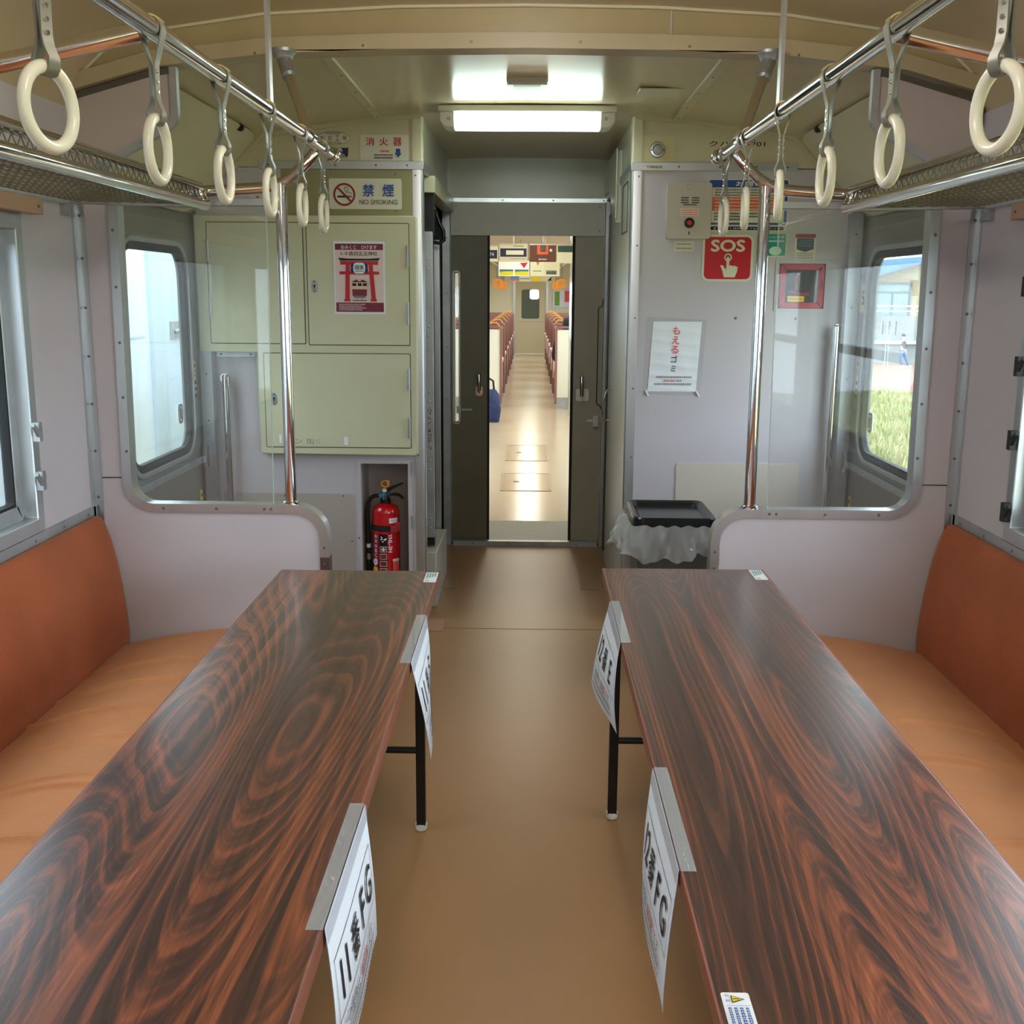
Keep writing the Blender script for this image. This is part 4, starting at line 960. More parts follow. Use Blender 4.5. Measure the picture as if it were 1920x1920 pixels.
obj('hose_sticker', G().lathe([(0.0104, 0.345), (0.0104, 0.365)], (hx - 0.001, EY, 0), 'z', 14), PAPER, h)
obj('hose_label', G().lathe([(0.0104, 0.285), (0.0104, 0.315)], (hx, EY, 0), 'z', 14), ALUW, h)
b_ = obj('retaining_band', G().lathe([(rb + 0.002, 0.438), (rb + 0.004, 0.439), (rb + 0.004, 0.466), (rb + 0.002, 0.467)], (EX, EY, 0), 'z', 40), RUBBER, ex)
obj('buckle', G().box(EX + 0.028, EX + 0.055, EY - rb - 0.004, EY - rb + 0.016, 0.436, 0.468).box(EX + 0.046, EX + 0.07, EY - rb + 0.006, EY - rb + 0.03, 0.440, 0.480), mat('buckle_red', (170, 44, 56), 0.4), b_)
p = Print(lambda u, v, o: Vector((EX + (rb + o) * math.sin(u / rb), EY - (rb + o) * math.cos(u / rb), v)))
p.rect(0.022, 0.478, 0.066, 0.503, PAPER).text('TIC-A', 0.047, 0.490, 0.010, GREYINK)
p.rect(-0.060, 0.02, -0.024, 0.425, mat('label_maroon', (150, 20, 40), 0.35)).rect(-0.023, 0.02, 0.013, 0.424, BLACK)
p.text('YNL-3N', 0.026, 0.380, 0.0175, PAPER, w=0.092, bold=0.03, rot=-PI / 2)
for i, ch in enumerate('粉末ABC消'): p.text(ch, -0.042, 0.412 - 0.0235 * i, 0.018, PAPER, bold=0.01)
p.poly([(-0.018, 0.415), (-0.010, 0.412), (-0.008, 0.402), (-0.012, 0.395), (-0.019, 0.398), (-0.012, 0.405)], PAPER).poly([(-0.006, 0.399), (0.008, 0.407), (0.010, 0.400), (0.003, 0.394), (-0.001, 0.396)], PAPER).poly([(-0.012, 0.390), (-0.004, 0.393), (-0.002, 0.388), (-0.008, 0.385)], PAPER)
for i in range(4):
    z = 0.336 - 0.036 * i
    p.rect(-0.020, z, 0.010, z + 0.029, PINKP).rect(-0.018, z + 0.003, 0.008, z + 0.026, MAROON)
    if i == 0: p.rect(-0.014, z + 0.011, 0.004, z + 0.018, PAPER).rect(-0.0085, z + 0.005, -0.0015, z + 0.024, PAPER)
    elif i == 1: p.poly([(-0.012, z + 0.005), (0.002, z + 0.005), (0.004, z + 0.014), (-0.005, z + 0.023), (-0.014, z + 0.014)], ORANGE)
    else: p.line([(-0.015, z + 0.006), (0.005, z + 0.023)], 0.005, PINKP)
p.disc(-0.043, 0.285, 0.0125, PAPER, 0.0165).text('A', -0.043, 0.285, 0.011, INK).disc(-0.043, 0.248, 0.0125, YELLOW, 0.0165)
p.rect(0.034, 0.22, 0.066, 0.300, PINKRED).rect(0.034, 0.288, 0.066, 0.302, PINKP)
p.build(ex, 'label')
ex.scale = (1, 1, 0.92)

# upright grab rails by the side doors
def grab_rail(x, z0, z1, lab, s):
    t = thing('grab_rail', lab, 'grab rail', (x, YB, z0), 'upright grab rails by the side doors')
    y = YB - 0.055
    obj('rail', G().tube([(x, y, z0), (x, y, z1)], 0.0165, 16).lathe([(0.0168, 0), (0.014, 0.004), (0.006, 0.006)], (x, y, z1), 'z', 16), CHROME, t)
    for z in (z0 + 0.02, z1 - 0.012):
        obj('bracket', G().tube([(x, y, z), (x + s * 0.012, YB - 0.02, z), (x + s * 0.02, YB, z)], 0.010, 12).lathe([(0.02, 0), (0.02, -0.005)], (x + s * 0.02, YB, z), 'y', 16), CHROME, t)
grab_rail(-1.285, 0.30, 1.093, 'chrome upright grab rail below the green cabinet', -1)
grab_rail(1.312, 0.30, 1.322, 'chrome upright grab rail right of the red-framed box', 1)

# ================================================================== RIGHT BULKHEAD
t, p = plate('sos_sign', 'red SOS sign with a white pointing hand', 'sign', 0.742, 0.957, 1.505, 1.697, YB, SIGNW, 0.028)
p.rect(0.752, 1.5145, 0.947, 1.6875, RED, 0.02)
p.text('SOS', 0.849, 1.652, 0.050, SIGNW, w=0.144, bold=0.045)
p.disc(0.851, 1.604, 0.016, SIGNW).disc(0.851, 1.604, 0.0105, DRED).disc(0.851, 1.601, 0.006, SIGNW)
p.poly([(0.845, 1.600), (0.857, 1.600), (0.857, 1.570), (0.866, 1.572), (0.872, 1.568), (0.880, 1.571), (0.886, 1.566), (0.893, 1.567), (0.891, 1.545), (0.882, 1.522), (0.836, 1.522), (0.829, 1.548), (0.819, 1.571), (0.830, 1.572), (0.842, 1.556), (0.845, 1.556)], SIGNW)
p.build(t)
t, p = plate('notice_board', 'blue-bordered notice お願い with an orange block, behind the right hand rings', 'notice', 0.756, 1.092, 1.712, 1.922, YB, SIGNW, 0.01)
p.rect(0.760, 1.738, 1.088, 1.918, BLUE, 0.008).rect(0.772, 1.746, 1.076, 1.888, SIGNW)
p.text('お願い', 0.925, 1.903, 0.020, SIGNW, w=0.11, bold=0.02)
for i, z in enumerate((1.879, 1.868, 1.857)): p.small(0.785, z, 1.06 - 0.09 * (i == 1), 0.007, INK, 30 + i)
p.rect(0.776, 1.794, 1.070, 1.849, ORANGE)
for i in range(4): p.small(0.785, 1.841 - 0.0135 * i, 1.055, 0.0065, SIGNW, 40 + i)
for i, z in enumerate((1.783, 1.771, 1.759)): p.small(0.785, z, 1.05 - 0.06 * i, 0.007, INK, 50 + i)
p.rect(0.770, 1.716, 1.078, 1.730, DARKMETAL, 0.006); p.text('まで正しく目的地までお乗りください', 0.924, 1.723, 0.0085, SIGNW, w=0.28)
p.build(t)
t = thing('intercom_box', 'grey emergency call box with slots and a red button', 'call box', (0.676, YB, 1.675))
obj('case', G().prism(rrect(0.583, 0.768, 1.678, 1.905, 0.012, 4), 'y', YB - 0.034, YB), mat('intercom_grey', (188, 178, 166), 0.45), t, bevel=0.006)
p = Print(onY(YB - 0.034))
for i in range(3): p.rect(0.640, 1.822 + 0.0095 * i, 0.672, 1.826 + 0.0095 * i, BLACK).rect(0.685, 1.822 + 0.0095 * i, 0.716, 1.826 + 0.0095 * i, BLACK)
p.rect(0.650, 1.8135, 0.706, 1.8170, BLACK)
p.build(t, 'slots'); p = Print(onY(YB - 0.034)); p.rect(0.638, 1.770, 0.716, 1.800, PINKP)
for i in range(3): p.small(0.642, 1.794 - 0.009 * i, 0.712, 0.005, PINKRED, 60 + i)
p.build(t, 'label'); p = Print(onY(YB - 0.034))
p.ring(0.679, 1.896 - 0.01, 0.016, 0.0012, GREYINK, 0.012).rect(0.676, 1.695, 0.681, 1.708, BLACK)
p.build(t, 'key_slot')
obj('button_bezel', G().lathe([(0.021, -0.033), (0.021, -0.040), (0.017, -0.042), (0.016, -0.036)], (0.678, YB, 1.742), 'y', 24), BLACK, t)
obj('button', G().lathe([(0.0105, -0.034), (0.0105, -0.044), (0.008, -0.047)], (0.678, YB, 1.742), 'y', 20), RED, t)['label'] = 'red call button'
t, p = plate('tag_sticker', 'small cream label below the call box', 'label', 0.622, 0.705, 1.628, 1.668, YB, SIGNW, 0.006)
for i in range(2): p.small(0.630, 1.658 - 0.018 * i, 0.697, 0.006, GREYINK, 70 + i)
p.build(t)
t, p = plate('sticker', 'teal sticker with a white glow, half behind the right pole', 'sticker', 1.000, 1.095, 1.608, 1.706, YB, SIGNW, 0.008)
p.rect(1.003, 1.612, 1.090, 1.702, TEAL, 0.006).disc(1.048, 1.632, 0.026, mat('print_mint', (196, 228, 214), 0.4), 0.018)
p.text('ウイルス対策', 1.048, 1.688, 0.010, PAPER, w=0.07); p.small(1.012, 1.672, 1.082, 0.008, PAPER, 75)
p.build(t)
t, p = plate('notice', 'small notice with red heading and navy shield on the right bulkhead', 'notice', 1.128, 1.217, 1.597, 1.703, YB, SIGNW, 0.002)
p.rect(1.130, 1.686, 1.215, 1.702, DRED).poly([(1.137, 1.684), (1.208, 1.684), (1.208, 1.640), (1.172, 1.628), (1.137, 1.640)], NAVY)
for i in range(3): p.small(1.143, 1.676 - 0.011 * i, 1.202, 0.005, TEAL, 80 + i)
for i in range(3): p.small(1.140, 1.622 - 0.009 * i, 1.206, 0.0045, GREYINK, 84 + i)
p.build(t)
# red-framed box behind the glass
t = thing('emergency_box', 'red-framed glazed emergency box in the right bulkhead', 'emergency box', (1.166, YB, 1.38))
obj('surround', G().band(rrect(1.062, 1.272, 1.386, 1.588, 0.006, 3), 0.016, 'y', YB - 0.004, YB, closed=True), LILAC, t)
obj('box', G().box(1.066, 1.268, YB - 0.001, YB + 0.025, 1.39, 1.584), mat('box_inside', (26, 28, 34), 0.5), t)
obj('frame', G().band(rrect(1.085, 1.247, 1.407, 1.567, 0.004, 3), 0.026, 'y', YB - 0.010, YB - 0.001, closed=True), mat('frame_red', (176, 36, 60), 0.35), t, bevel=0.002)
obj('lever', G().tube([(1.14, YB - 0.004, 1.47), (1.14, YB - 0.006, 1.53), (1.155, YB - 0.006, 1.54)], 0.006, 8).tube([(1.12, YB - 0.004, 1.46), (1.20, YB - 0.004, 1.455)], 0.008, 8), mat('lever_red', (150, 40, 50), 0.4), t)
obj('glass', G().box(1.096, 1.236, YB - 0.009, YB - 0.007, 1.418, 1.556), GLASS, t)
p = Print(onY(YB - 0.0095)); p.rect(1.108, 1.422, 1.178, 1.446, YELLOW); p.small(1.113, 1.434, 1.172, 0.007, ORANGE, 90); p.build(t, 'yellow_label')
obj('hinge', G().box(1.245, 1.256, YB - 0.014, YB - 0.01, 1.475, 1.51), DRED, t)
# paper about burnable rubbish
t = thing('paper_notice', 'wrinkled white paper reading もえるゴミ taped above the bin', 'notice', (0.643, YB, 1.038))
rnd = random.Random(5)
def pap(u, v):
    x = 0.545 + 0.208 * u - 0.016 * (1 - v); z = 1.038 + 0.298 * v
    d = 0.0012 + 0.0016 * (math.sin(v * 19 + u * 1.5) ** 6) + 0.0008 * math.sin(u * 9 + v * 4) ** 4
    return Vector((x, YB - d, z))
obj('sheet', G().grid(pap, 24, 44), PAPER, t)
obj('laminate', G().prism([(0.513, 1.355), (0.775, 1.345), (0.755, 1.022), (0.508, 1.026)], 'y', YB - 0.0012, YB - 0.0006), glassmat('laminate', (0.985, 0.985, 0.985), 1.2, 0.05), t)
p = Print(lambda u, v, o: Vector((u - 0.016 * (1.338 - v) / 0.3, YB - 0.0036 - o, v)))
for i, ch in enumerate('もえるゴミ'): p.text(ch, 0.6475, 1.298 - 0.0405 * i, (0.034, 0.034, 0.034, 0.030, 0.026)[i], PINKRED if i < 3 else mat('print_slate', (60, 66, 84), 0.6), bold=0.022)
p.small(0.578, 1.100, 0.728, 0.0085, GREYINK, 91).small(0.610, 1.085, 0.662, 0.0085, PINKRED, 92).small(0.665, 1.085, 0.69, 0.0085, GREYINK, 95).small(0.572, 1.070, 0.730, 0.0085, GREYINK, 93)
p.build(t)
for i, (x, z, dx) in enumerate(((0.520, 1.030, 0.012), (0.738, 1.028, 0.014))):
    obj('tape_curl', G().tube([(x, YB - 0.004, z + 0.012), (x + dx, YB - 0.006, z - 0.012)], 0.004, 8), WHITEP, t)
# speaker, label, carriage number
t = thing('speaker', 'round grey speaker on a cream square plate at top right of the corridor', 'speaker', (0.544, YB, 1.987))
obj('base_plate', G().prism(rrect(0.476, 0.612, 1.988, 2.094, 0.002, 2), 'y', YB - 0.004, YB).screws([(0.482, YB - 0.004, 2.045)], 'y', 0.003, -0.002), mat('plate_cream', (206, 194, 150), 0.4), t)
obj('ring', G().lathe([(0.033, -0.004), (0.033, -0.012), (0.029, -0.018), (0.022, -0.019), (0.0205, -0.012)], (0.539, YB, 2.036), 'y', 28), ALU, t)
obj('dome', G().lathe([(0.021, -0.010), (0.018, -0.017), (0.010, -0.021), (0.002, -0.022)], (0.539, YB, 2.036), 'y', 24), mat('dome_grey', (170, 172, 168), 0.3), t)
p = Print(onY(YB - 0.019)); p.disc(0.5135, 2.034, 0.003, BLACK).disc(0.5645, 2.034, 0.003, BLACK); p.build(t, 'fixing_holes')
t, p = plate('name_plate', 'tiny white plate with blue print on the right trim strip', 'label', 0.494, 0.572, 1.957, 1.978, YB - 0.012, SIGNW, 0.002)
p.text('定期検査済証', 0.533, 1.9675, 0.011, BLUE, w=0.054, bold=0.01); p.build(t)
p = Print(onY(YB)); p.text('クハ455-701', 0.868, 2.062, 0.022, INK, w=0.232, bold=0.012)
tag(p.build(None, 'carriage_number'), 'black carriage number クハ455-701 on the cream panel behind the right rail', 'lettering')
for i, (x, z) in enumerate(((0.895, 1.352), (1.150, 1.352))):
    tag(obj('wall_screw', G().screws([(x, YB, z)], 'y', 0.006, -0.003), SCREW), 'small screw in the lilac wall %s' % ('left of the right pole, under the SOS sign' if i == 0 else 'below the red-framed box'), 'screw')

# pedal-less bin with lid and plastic bag
t = thing('rubbish_bin', 'dark grey rubbish bin with black lid and clear bag below the もえるゴミ paper', 'bin', (0.57, 4.22, 0))
def loop(x0, x1, y0, y1, r, z): return [(p[0], p[1], z) for p in rrect(x0, x1, y0, y1, r, 5)]
def loft(g, loops, cap0=True, cap1=True, mi=0):
    n = len(loops[0]); vs = [p for L in loops for p in L]; fs = []
    for i in range(len(loops) - 1):
        for j in range(n): fs.append((i * n + j, i * n + (j + 1) % n, (i + 1) * n + (j + 1) % n, (i + 1) * n + j))
    if cap0: fs.append(tuple(range(n - 1, -1, -1)))
    if cap1: fs.append(tuple((len(loops) - 1) * n + j for j in range(n)))
    return g.add(vs, fs, mi)
bx0, bx1, by0, by1 = 0.418, 0.728, 4.02, 4.40
g = loft(G(), [loop(bx0 + 0.035, bx1 - 0.035, by0 + 0.035, by1 - 0.035, 0.03, 0.002), loop(bx0 + 0.012, bx1 - 0.012, by0 + 0.012, by1 - 0.012, 0.035, 0.575), loop(bx0 + 0.004, bx1 - 0.004, by0 + 0.004, by1 - 0.004, 0.035, 0.578), loop(bx0 + 0.004, bx1 - 0.004, by0 + 0.004, by1 - 0.004, 0.035, 0.594)])
obj('bucket', g, mat('bin_grey', (84, 84, 80), 0.45), t)
g = loft(G(), [loop(bx0 - 0.002, bx1 + 0.002, by0 - 0.002, by1 + 0.002, 0.04, 0.592), loop(bx0, bx1, by0, by1, 0.04, 0.622), loop(bx0 + 0.006, bx1 - 0.006, by0 + 0.006, by1 - 0.006, 0.036, 0.627), loop(bx0 + 0.016, bx1 - 0.016, by0 + 0.016, by1 - 0.016, 0.03, 0.625), loop(bx0 + 0.034, bx1 - 0.034, by0 + 0.034, by1 - 0.034, 0.022, 0.606)])
lid = obj('lid', g, mat('lid_black', (22, 24, 28), 0.22), t)
obj('lid_groove', G().box(0.44, 0.70, 4.36, 4.363, 0.606, 0.6075), RUBBER, lid)
# crumpled bag hem folded over the rim
rnd = random.Random(21); c0 = rrect(bx0 - 0.006, bx1 + 0.006, by0 - 0.006, by1 + 0.006, 0.045, 6); base = []
for (xa, ya), (xb, yb) in zip(c0, c0[1:] + c0[:1]):
    k = max(1, int(math.hypot(xb - xa, yb - ya) / 0.006)); base += [(xa + (xb - xa) * i / k, ya + (yb - ya) * i / k) for i in range(k)]
nb = len(base); cxb, cyb = 0.573, 4.21
rows = 14; vs = []
ph = [rnd.uniform(0, 6.28) for _ in range(8)]
for i in range(rows + 1):
    f = i / rows
    for j, (x, y) in enumerate(base):
        a = 2 * PI * j / nb; d = Vector((x - cxb, y - cyb)).normalized()
        leftb = max(0, -d.x) ** 2
        o = (0.004 * math.sin(a * 53 + 9 * f + ph[5]) * math.sin(a * 9 + f * 14) + 0.010 * math.sin(a * 7 + ph[0] + f * 3) + 0.008 * math.sin(a * 17 + ph[1] - f * 5) + 0.005 * math.sin(a * 31 + ph[2] + 6 * f)) * (0.25 + f) + 0.006 + 0.012 * f + leftb * 0.045 * math.sin(min(1, f * 1.3) * PI * 0.6)
        ln = 0.118 + 0.016 * math.sin(a * 3 + ph[3]) + 0.01 * math.sin(a * 11 + ph[4])
        vs.append((x + d.x * o, y + d.y * o, 0.598 - f * ln + 0.004 * math.sin(a * 23 + f * 9)))
fs = [(i * nb + j, i * nb + (j + 1) % nb, (i + 1) * nb + (j + 1) % nb, (i + 1) * nb + j) for i in range(rows) for j in range(nb)]
obj('plastic_bag', G().add(vs, fs), BAG, t, ang=50)['label'] = 'crumpled clear plastic bag hem'

# ================================================================== VESTIBULE CEILING AND CORRIDOR FITTINGS
lt = thing('ceiling_lamp', 'white ceiling lamp fixture with a lit fluorescent tube over the vestibule', 'lamp', (0, 4.55, 2.17))
LY = 4.53
obj('housing', G().prism([(-0.352, 2.176), (-0.352, 2.150), (0.352, 2.150), (0.352, 2.176)], 'y', LY - 0.012, LY + 0.16), WHITEP, lt, bevel=0.006)
for s in (-1, 1):
    prof = [(s * 0.346, 2.150), (s * 0.346, 2.118), (s * 0.330, 2.098), (s * 0.312, 2.092), (s * 0.288, 2.092), (s * 0.288, 2.150)]
    e = obj('end_cap', G().prism(prof, 'y', LY - 0.006, LY + 0.13), WHITEP, lt, bevel=0.006)
    obj('cap_screw', G().screws([(s * 0.31, LY - 0.006, 2.125)], 'y', 0.007, -0.003), ALUW, e)
g = G(); prof = [(LY - 0.004, 2.146), (LY - 0.006, 2.12), (LY + 0.005, 2.098), (LY + 0.03, 2.090), (LY + 0.09, 2.090), (LY + 0.115, 2.098), (LY + 0.126, 2.12), (LY + 0.126, 2.146)]
obj('diffuser', G().prism(prof, 'x', -0.287, 0.287), TUBE, lt)['label'] = 'glowing white diffuser'
t = thing('spare_lamp', 'small ribbed spare lamp on the ceiling above the lit fixture', 'lamp', (0, 3.98, 2.175))
obj('case', G().prism(rrect(-0.071, 0.073, 3.99, 4.19, 0.006, 3), 'z', 2.165, 2.18), WHITEP, t)
g = G().prism(rrect(-0.068, 0.070, 3.995, 4.185, 0.004, 2), 'z', 2.157, 2.165)
for i in range(22): g.box(-0.046 + 0.0043 * i, -0.0438 + 0.0043 * i, 4.01, 4.17, 2.1545, 2.157)
obj('lens', g, mat('lens_frost', (226, 236, 228), 0.3), t)
for x, y0, y1, lab in ((-0.2, 3.40, 3.52, 'long cream access plate on the ceiling behind the beam'),):
    g = G().prism(rrect(-0.195, 0.205, 3.40, 3.505, 0.004, 2), 'z', 2.172, 2.1755).screws([(q, 3.42, 2.172) for q in (-0.18, -0.07, 0.08, 0.19)], 'z', 0.004, -0.002)
    tag(obj('access_plate', g, CREAM), lab, 'plate')
g = G().prism(rrect(0.40, 0.56, 4.10, 4.28, 0.003, 2), 'z', 2.1625, 2.166)
tag(obj('access_plate', g, SIGNW), 'small pale plate on the ceiling right of the lit fixture', 'plate')
# sliding-door gear in the left pocket
t = thing('door_gear', 'steel posts and cream cover of the sliding-door pocket left of the corridor', 'door gear', (-0.44, 5.5, 0))
obj('cover_box', G().box(-0.470, -0.408, 5.02, 6.2, 1.885, 1.957), CREAM, t, bevel=0.003)
g = G().box(-0.462, -0.425, 5.06, 5.10, 0.31, 1.72)
g.screws([(-0.4435, 5.06, z) for z in (1.60, 1.555, 1.30, 1.255, 1.00, 0.955, 0.68, 0.635, 0.40, 0.355)], 'y', 0.006, -0.003, 1)
pst = obj('front_post', g, [ALUW, ALU], t, bevel=0.003)
p = Print(onY(5.06)); p.text('クハ 470-7', -0.4435, 0.83, 0.020, MAROON, w=0.20, rot=-PI / 2); p.build(pst, 'stencil')
g = G().box(-0.466, -0.420, 5.07, 5.11, 1.72, 1.885).box(-0.462, -0.425, 5.07, 5.11, 0.268, 0.31)
obj('post_bracket', g.screws([(-0.445, 5.07, z) for z in (1.74, 1.765, 1.79)], 'y', 0.004, -0.001), DARKMETAL, t)
obj('rear_post', G().box(-0.470, -0.440, 5.62, 5.66, 0.05, 1.71), ALU, t, bevel=0.003)
for z in (1.52, 1.10, 0.64, 0.36): obj('roller_bracket', G().box(-0.50, -0.445, 5.30, 5.34, z, z + 0.07).lathe([(0.012, 0), (0.012, 0.03)], (-0.455, 5.29, z + 0.035), 'y', 12), DARKMETAL, t)
obj('latch_loop', G().tube([(-0.45, 5.45, 1.86), (-0.425, 5.45, 1.78), (-0.405, 5.45, 1.745), (-0.402, 5.45, 1.70), (-0.42, 5.45, 1.685), (-0.455, 5.45, 1.69)], 0.009, 10).tube([(-0.45, 5.4, 1.84), (-0.452, 5.4, 1.72)], 0.016, 10), BLACK, t)
t = tag(obj('guard_box', G().prism([(4.95, 0.0), (5.60, 0.0), (5.60, 0.235), (4.95, 0.265)], 'x', -0.50, -0.408), mat('guard_cream', (190, 184, 172), 0.45, var=0.05), bevel=0.004), 'low cream guard box on the floor at the left of the corridor', 'guard')
# right corridor side: cover, inspection door, pull
t = thing('corridor_cover', 'grey-green cover box with a pull handle on the right corridor wall', 'cover', (0.43, 5.6, 0))
obj('upper_cover', G().prism([(5.35, 1.78), (5.35, 2.11), (5.9, 2.13), (6.2, 2.13), (6.2, 1.98), (5.9, 1.975)], 'x', 0.418, 0.446), ENDGREY, t, bevel=0.003)
obj('cover_lip', G().box(0.414, 0.420, 5.33, 5.355, 1.80, 2.115), CREAM, t)
obj('pocket_gap', G().box(0.434, 0.442, 5.93, 6.02, 0.05, 1.86), BLACK, t)
obj('inspection_door', G().band([(4.95, 1.72), (5.22, 1.72), (5.22, 1.93), (4.95, 1.93)], 0.006, 'x', 0.4375, 0.441, closed=True), DARKMETAL, t)
obj('pull_handle', G().tube([(0.441, 5.72, 0.80), (0.415, 5.72, 0.80), (0.405, 5.72, 0.83), (0.402, 5.72, 0.87), (0.408, 5.72, 0.92), (0.420, 5.72, 0.955), (0.441, 5.72, 0.97)], 0.006, 10), CHROME, t)
# floor details
def floorplate(x0, x1, y0, y1, lab, m, nm='floor_plate'):
    tag(obj(nm, G().prism(rrect(x0, x1, y0, y1, 0.006, 3), 'z', 0.0, 0.0022), m), lab, 'floor plate')
FPL = mat('vinyl_plate', (146, 108, 70), 0.28, var=0.05)
floorplate(0.285, 0.375, 5.28, 5.80, 'long floor plate at the right of the corridor', FPL)
floorplate(-0.395, -0.345, 5.28, 5.85, 'long floor plate at the left of the corridor', FPL)
floorplate(-0.44, -0.352, 4.575, 4.745, 'small pinkish patch on the floor by the end of the left table', mat('vinyl_patch', (166, 124, 96), 0.4))
tag(obj('floor_strip', G().box(-0.44, 0.43, 4.62, 4.624, 0, 0.0012), mat('vinyl_joint', (128, 94, 60), 0.4)), 'thin joint line across the floor at the corridor mouth', 'floor strip')
# roller blinds over the front windows
for s, y1 in ((-1, 2.93), (1, 2.93)):
    t = thing('roller_blind', 'rolled-up brown blind case over the window at the %s edge' % ('left' if s < 0 else 'right'), 'blind', (s * 1.27, 2.2, 1.63), 'rolled-up window blinds')
    obj('case', G().prism(rrect(1.638, 1.684, 0, 1, 0.0, 1) and [(1.40, 1.642), (y1 - 0.008, 1.642), (y1, 1.644), (y1, 1.678), (y1 - 0.008, 1.684), (1.40, 1.684)], 'x', s * 1.252, s * 1.29), mat('blind_brown', (176, 142, 118), 0.5), t, bevel=0.004)
    obj('end_screw', G().screws([(s * 1.252, y1 - 0.03, 1.662)], 'x', 0.004, -0.003 * s), SCREW, t)
# stickers on and by the side doors
def door_sticker(s, y0, y1, z0, z1, m, lab, x=1.398, txt=None, kind=0):
    o = tag(obj('door_sticker', G().prism(rrect(y0, y1, z0, z1, min(0.012, (y1 - y0) * 0.3), 4), 'x', s * x, s * (x - 0.0012)), m, smooth=False), lab, 'sticker', 'stickers at the side doors')
    p = Print(lambda u, v, off: Vector((s * (x - 0.0012 - off), (y0 + y1) / 2 + u * (1 if s < 0 else -1), (z0 + z1) / 2 + v)))
    if txt: p.text(txt, 0, 0, (z1 - z0) * 0.5, INK, bold=0.02)
    if kind == 1:
        h = (z1 - z0) / 2
        p.poly([(-0.012, h * 0.78 - 0.012), (0.012, h * 0.78 - 0.012), (0, h * 0.78 + 0.008)], INK); p.ring(0, h * 0.25, 0.014, 0.004, RED)
        for i in range(3): p.rect(-0.012, -h * 0.2 - 0.028 * i, 0.012, -h * 0.2 - 0.028 * i - 0.016, INK)
    if kind == 2:
        h = (z1 - z0) / 2; p.rect(-(y1 - y0) / 2 + 0.003, -h * 0.5, (y1 - y0) / 2 - 0.003, h * 0.5, PAPER)
        for i in range(3): p.small(-(y1 - y0) * 0.4, h * 0.3 - i * h * 0.3, (y1 - y0) * 0.4, 0.010, RED if i == 1 else INK, 96 + i)
    if kind == 3:
        p.ring(0, 0, (y1 - y0) / 2, 0.006, DRED, (z1 - z0) / 2); p.line([(-(y1 - y0) * 0.32, (z1 - z0) * 0.32), ((y1 - y0) * 0.32, -(z1 - z0) * 0.32)], 0.005, DRED)
        p.poly([(-0.010, -0.02), (0.010, -0.02), (0.012, 0.012), (0, 0.024), (-0.012, 0.012)], GREYINK)
    if p.mats: p.build(o)
door_sticker(-1, 3.80, 3.845, 1.27, 1.43, YELLOW, 'yellow and white sticker on the pane edge of the left side door', x=1.400, kind=2)
door_sticker(-1, 4.645, 4.675, 1.02, 1.16, YELLOW, 'narrow yellow warning strip beside the left door window', x=1.4085, kind=1)
door_sticker(-1, 4.655, 4.685, 0.45, 0.60, YELLOW, 'yellow warning strip low on the left side door', x=1.4085, kind=1)
door_sticker(-1, 4.44, 4.50, 0.915, 0.995, mat('clear_sticker', (196, 204, 206), 0.4), 'round finger warning sticker on the left door window', x=1.4165, kind=3)
door_sticker(1, 4.46, 4.52, 0.900, 0.980, mat('clear_sticker', (196, 204, 206), 0.4), 'round finger warning sticker on the right door window', x=1.4165, kind=3)
door_sticker(1, 4.63, 4.71, 1.38, 1.50, YELLOW, 'yellow sticker with the number 5 beside the right door window', x=1.4085, txt='5')
door_sticker(1, 4.665, 4.695, 1.03, 1.19, YELLOW, 'narrow yellow warning strip beside the right door window', x=1.4085, kind=1)
door_sticker(1, 4.655, 4.685, 0.44, 0.60, YELLOW, 'yellow warning strip low on the right side door', x=1.4085, kind=1)

# ================================================================== THE NEXT COACH, SEEN THROUGH THE DOORWAY
CY0, CY1 = 6.92, 26.95
CFLOOR = mat('coach_vinyl', (190, 170, 140), 0.2, var=0.06, vscale=1.2, bump=0.12, bscale=2.5)
struct('floor_coach', G().box(-1.4, 1.4, CY0, CY1, -0.06, 0.0), CFLOOR, 'glossy pale brown floor of the next coach', 'floor')
CCREAM = mat('coach_cream', (226, 214, 180), 0.4)
struct('ceiling_coach', G().prism([(-x, z) for x, z in reversed(CP)] + CP[1:] + [(1.29, 2.42), (-1.29, 2.42)], 'y', CY0, CY1), CCREAM, 'cream ceiling of the next coach', 'ceiling')
cw = [(8.0 + 1.5 * i, 9.2 + 1.5 * i) for i in range(12)]
for s, side in ((-1, 'left'), (1, 'right')):
    struct('wall_coach_' + side, G().prism([(CY0, 0), (CY1, 0), (CY1, 2.1), (CY0, 2.1)], 'x', s * 1.29, s * 1.40, [[(a, 0.85), (b, 0.85), (b, 1.6), (a, 1.6)] for a, b in cw]), mat('coach_wall', (224, 222, 214), 0.45), 'pale side wall with windows in the next coach, %s' % side, 'wall')
struct('wall_coach_front', G().box(-1.4, -0.45, CY0, CY0 + 0.04, 0, 2.3).box(0.45, 1.4, CY0, CY0 + 0.04, 0, 2.3).box(-0.45, 0.45, CY0, CY0 + 0.04, 1.84, 2.3), CCREAM, 'near end wall of the next coach around the doorway', 'wall')
struct('wall_coach_end', G().prism([(-1.4, 0), (-0.34, 0), (-0.34, 1.72), (0.385, 1.72), (0.385, 0), (1.4, 0), (1.4, 2.3), (-1.4, 2.3)], 'y', CY1, CY1 + 0.05), CCREAM, 'cream far end wall of the next coach', 'wall')
d = thing('door_5', 'cream far door with a dark window at the end of the next coach', 'door', (0.02, CY1, 0)); d['kind'] = 'structure'
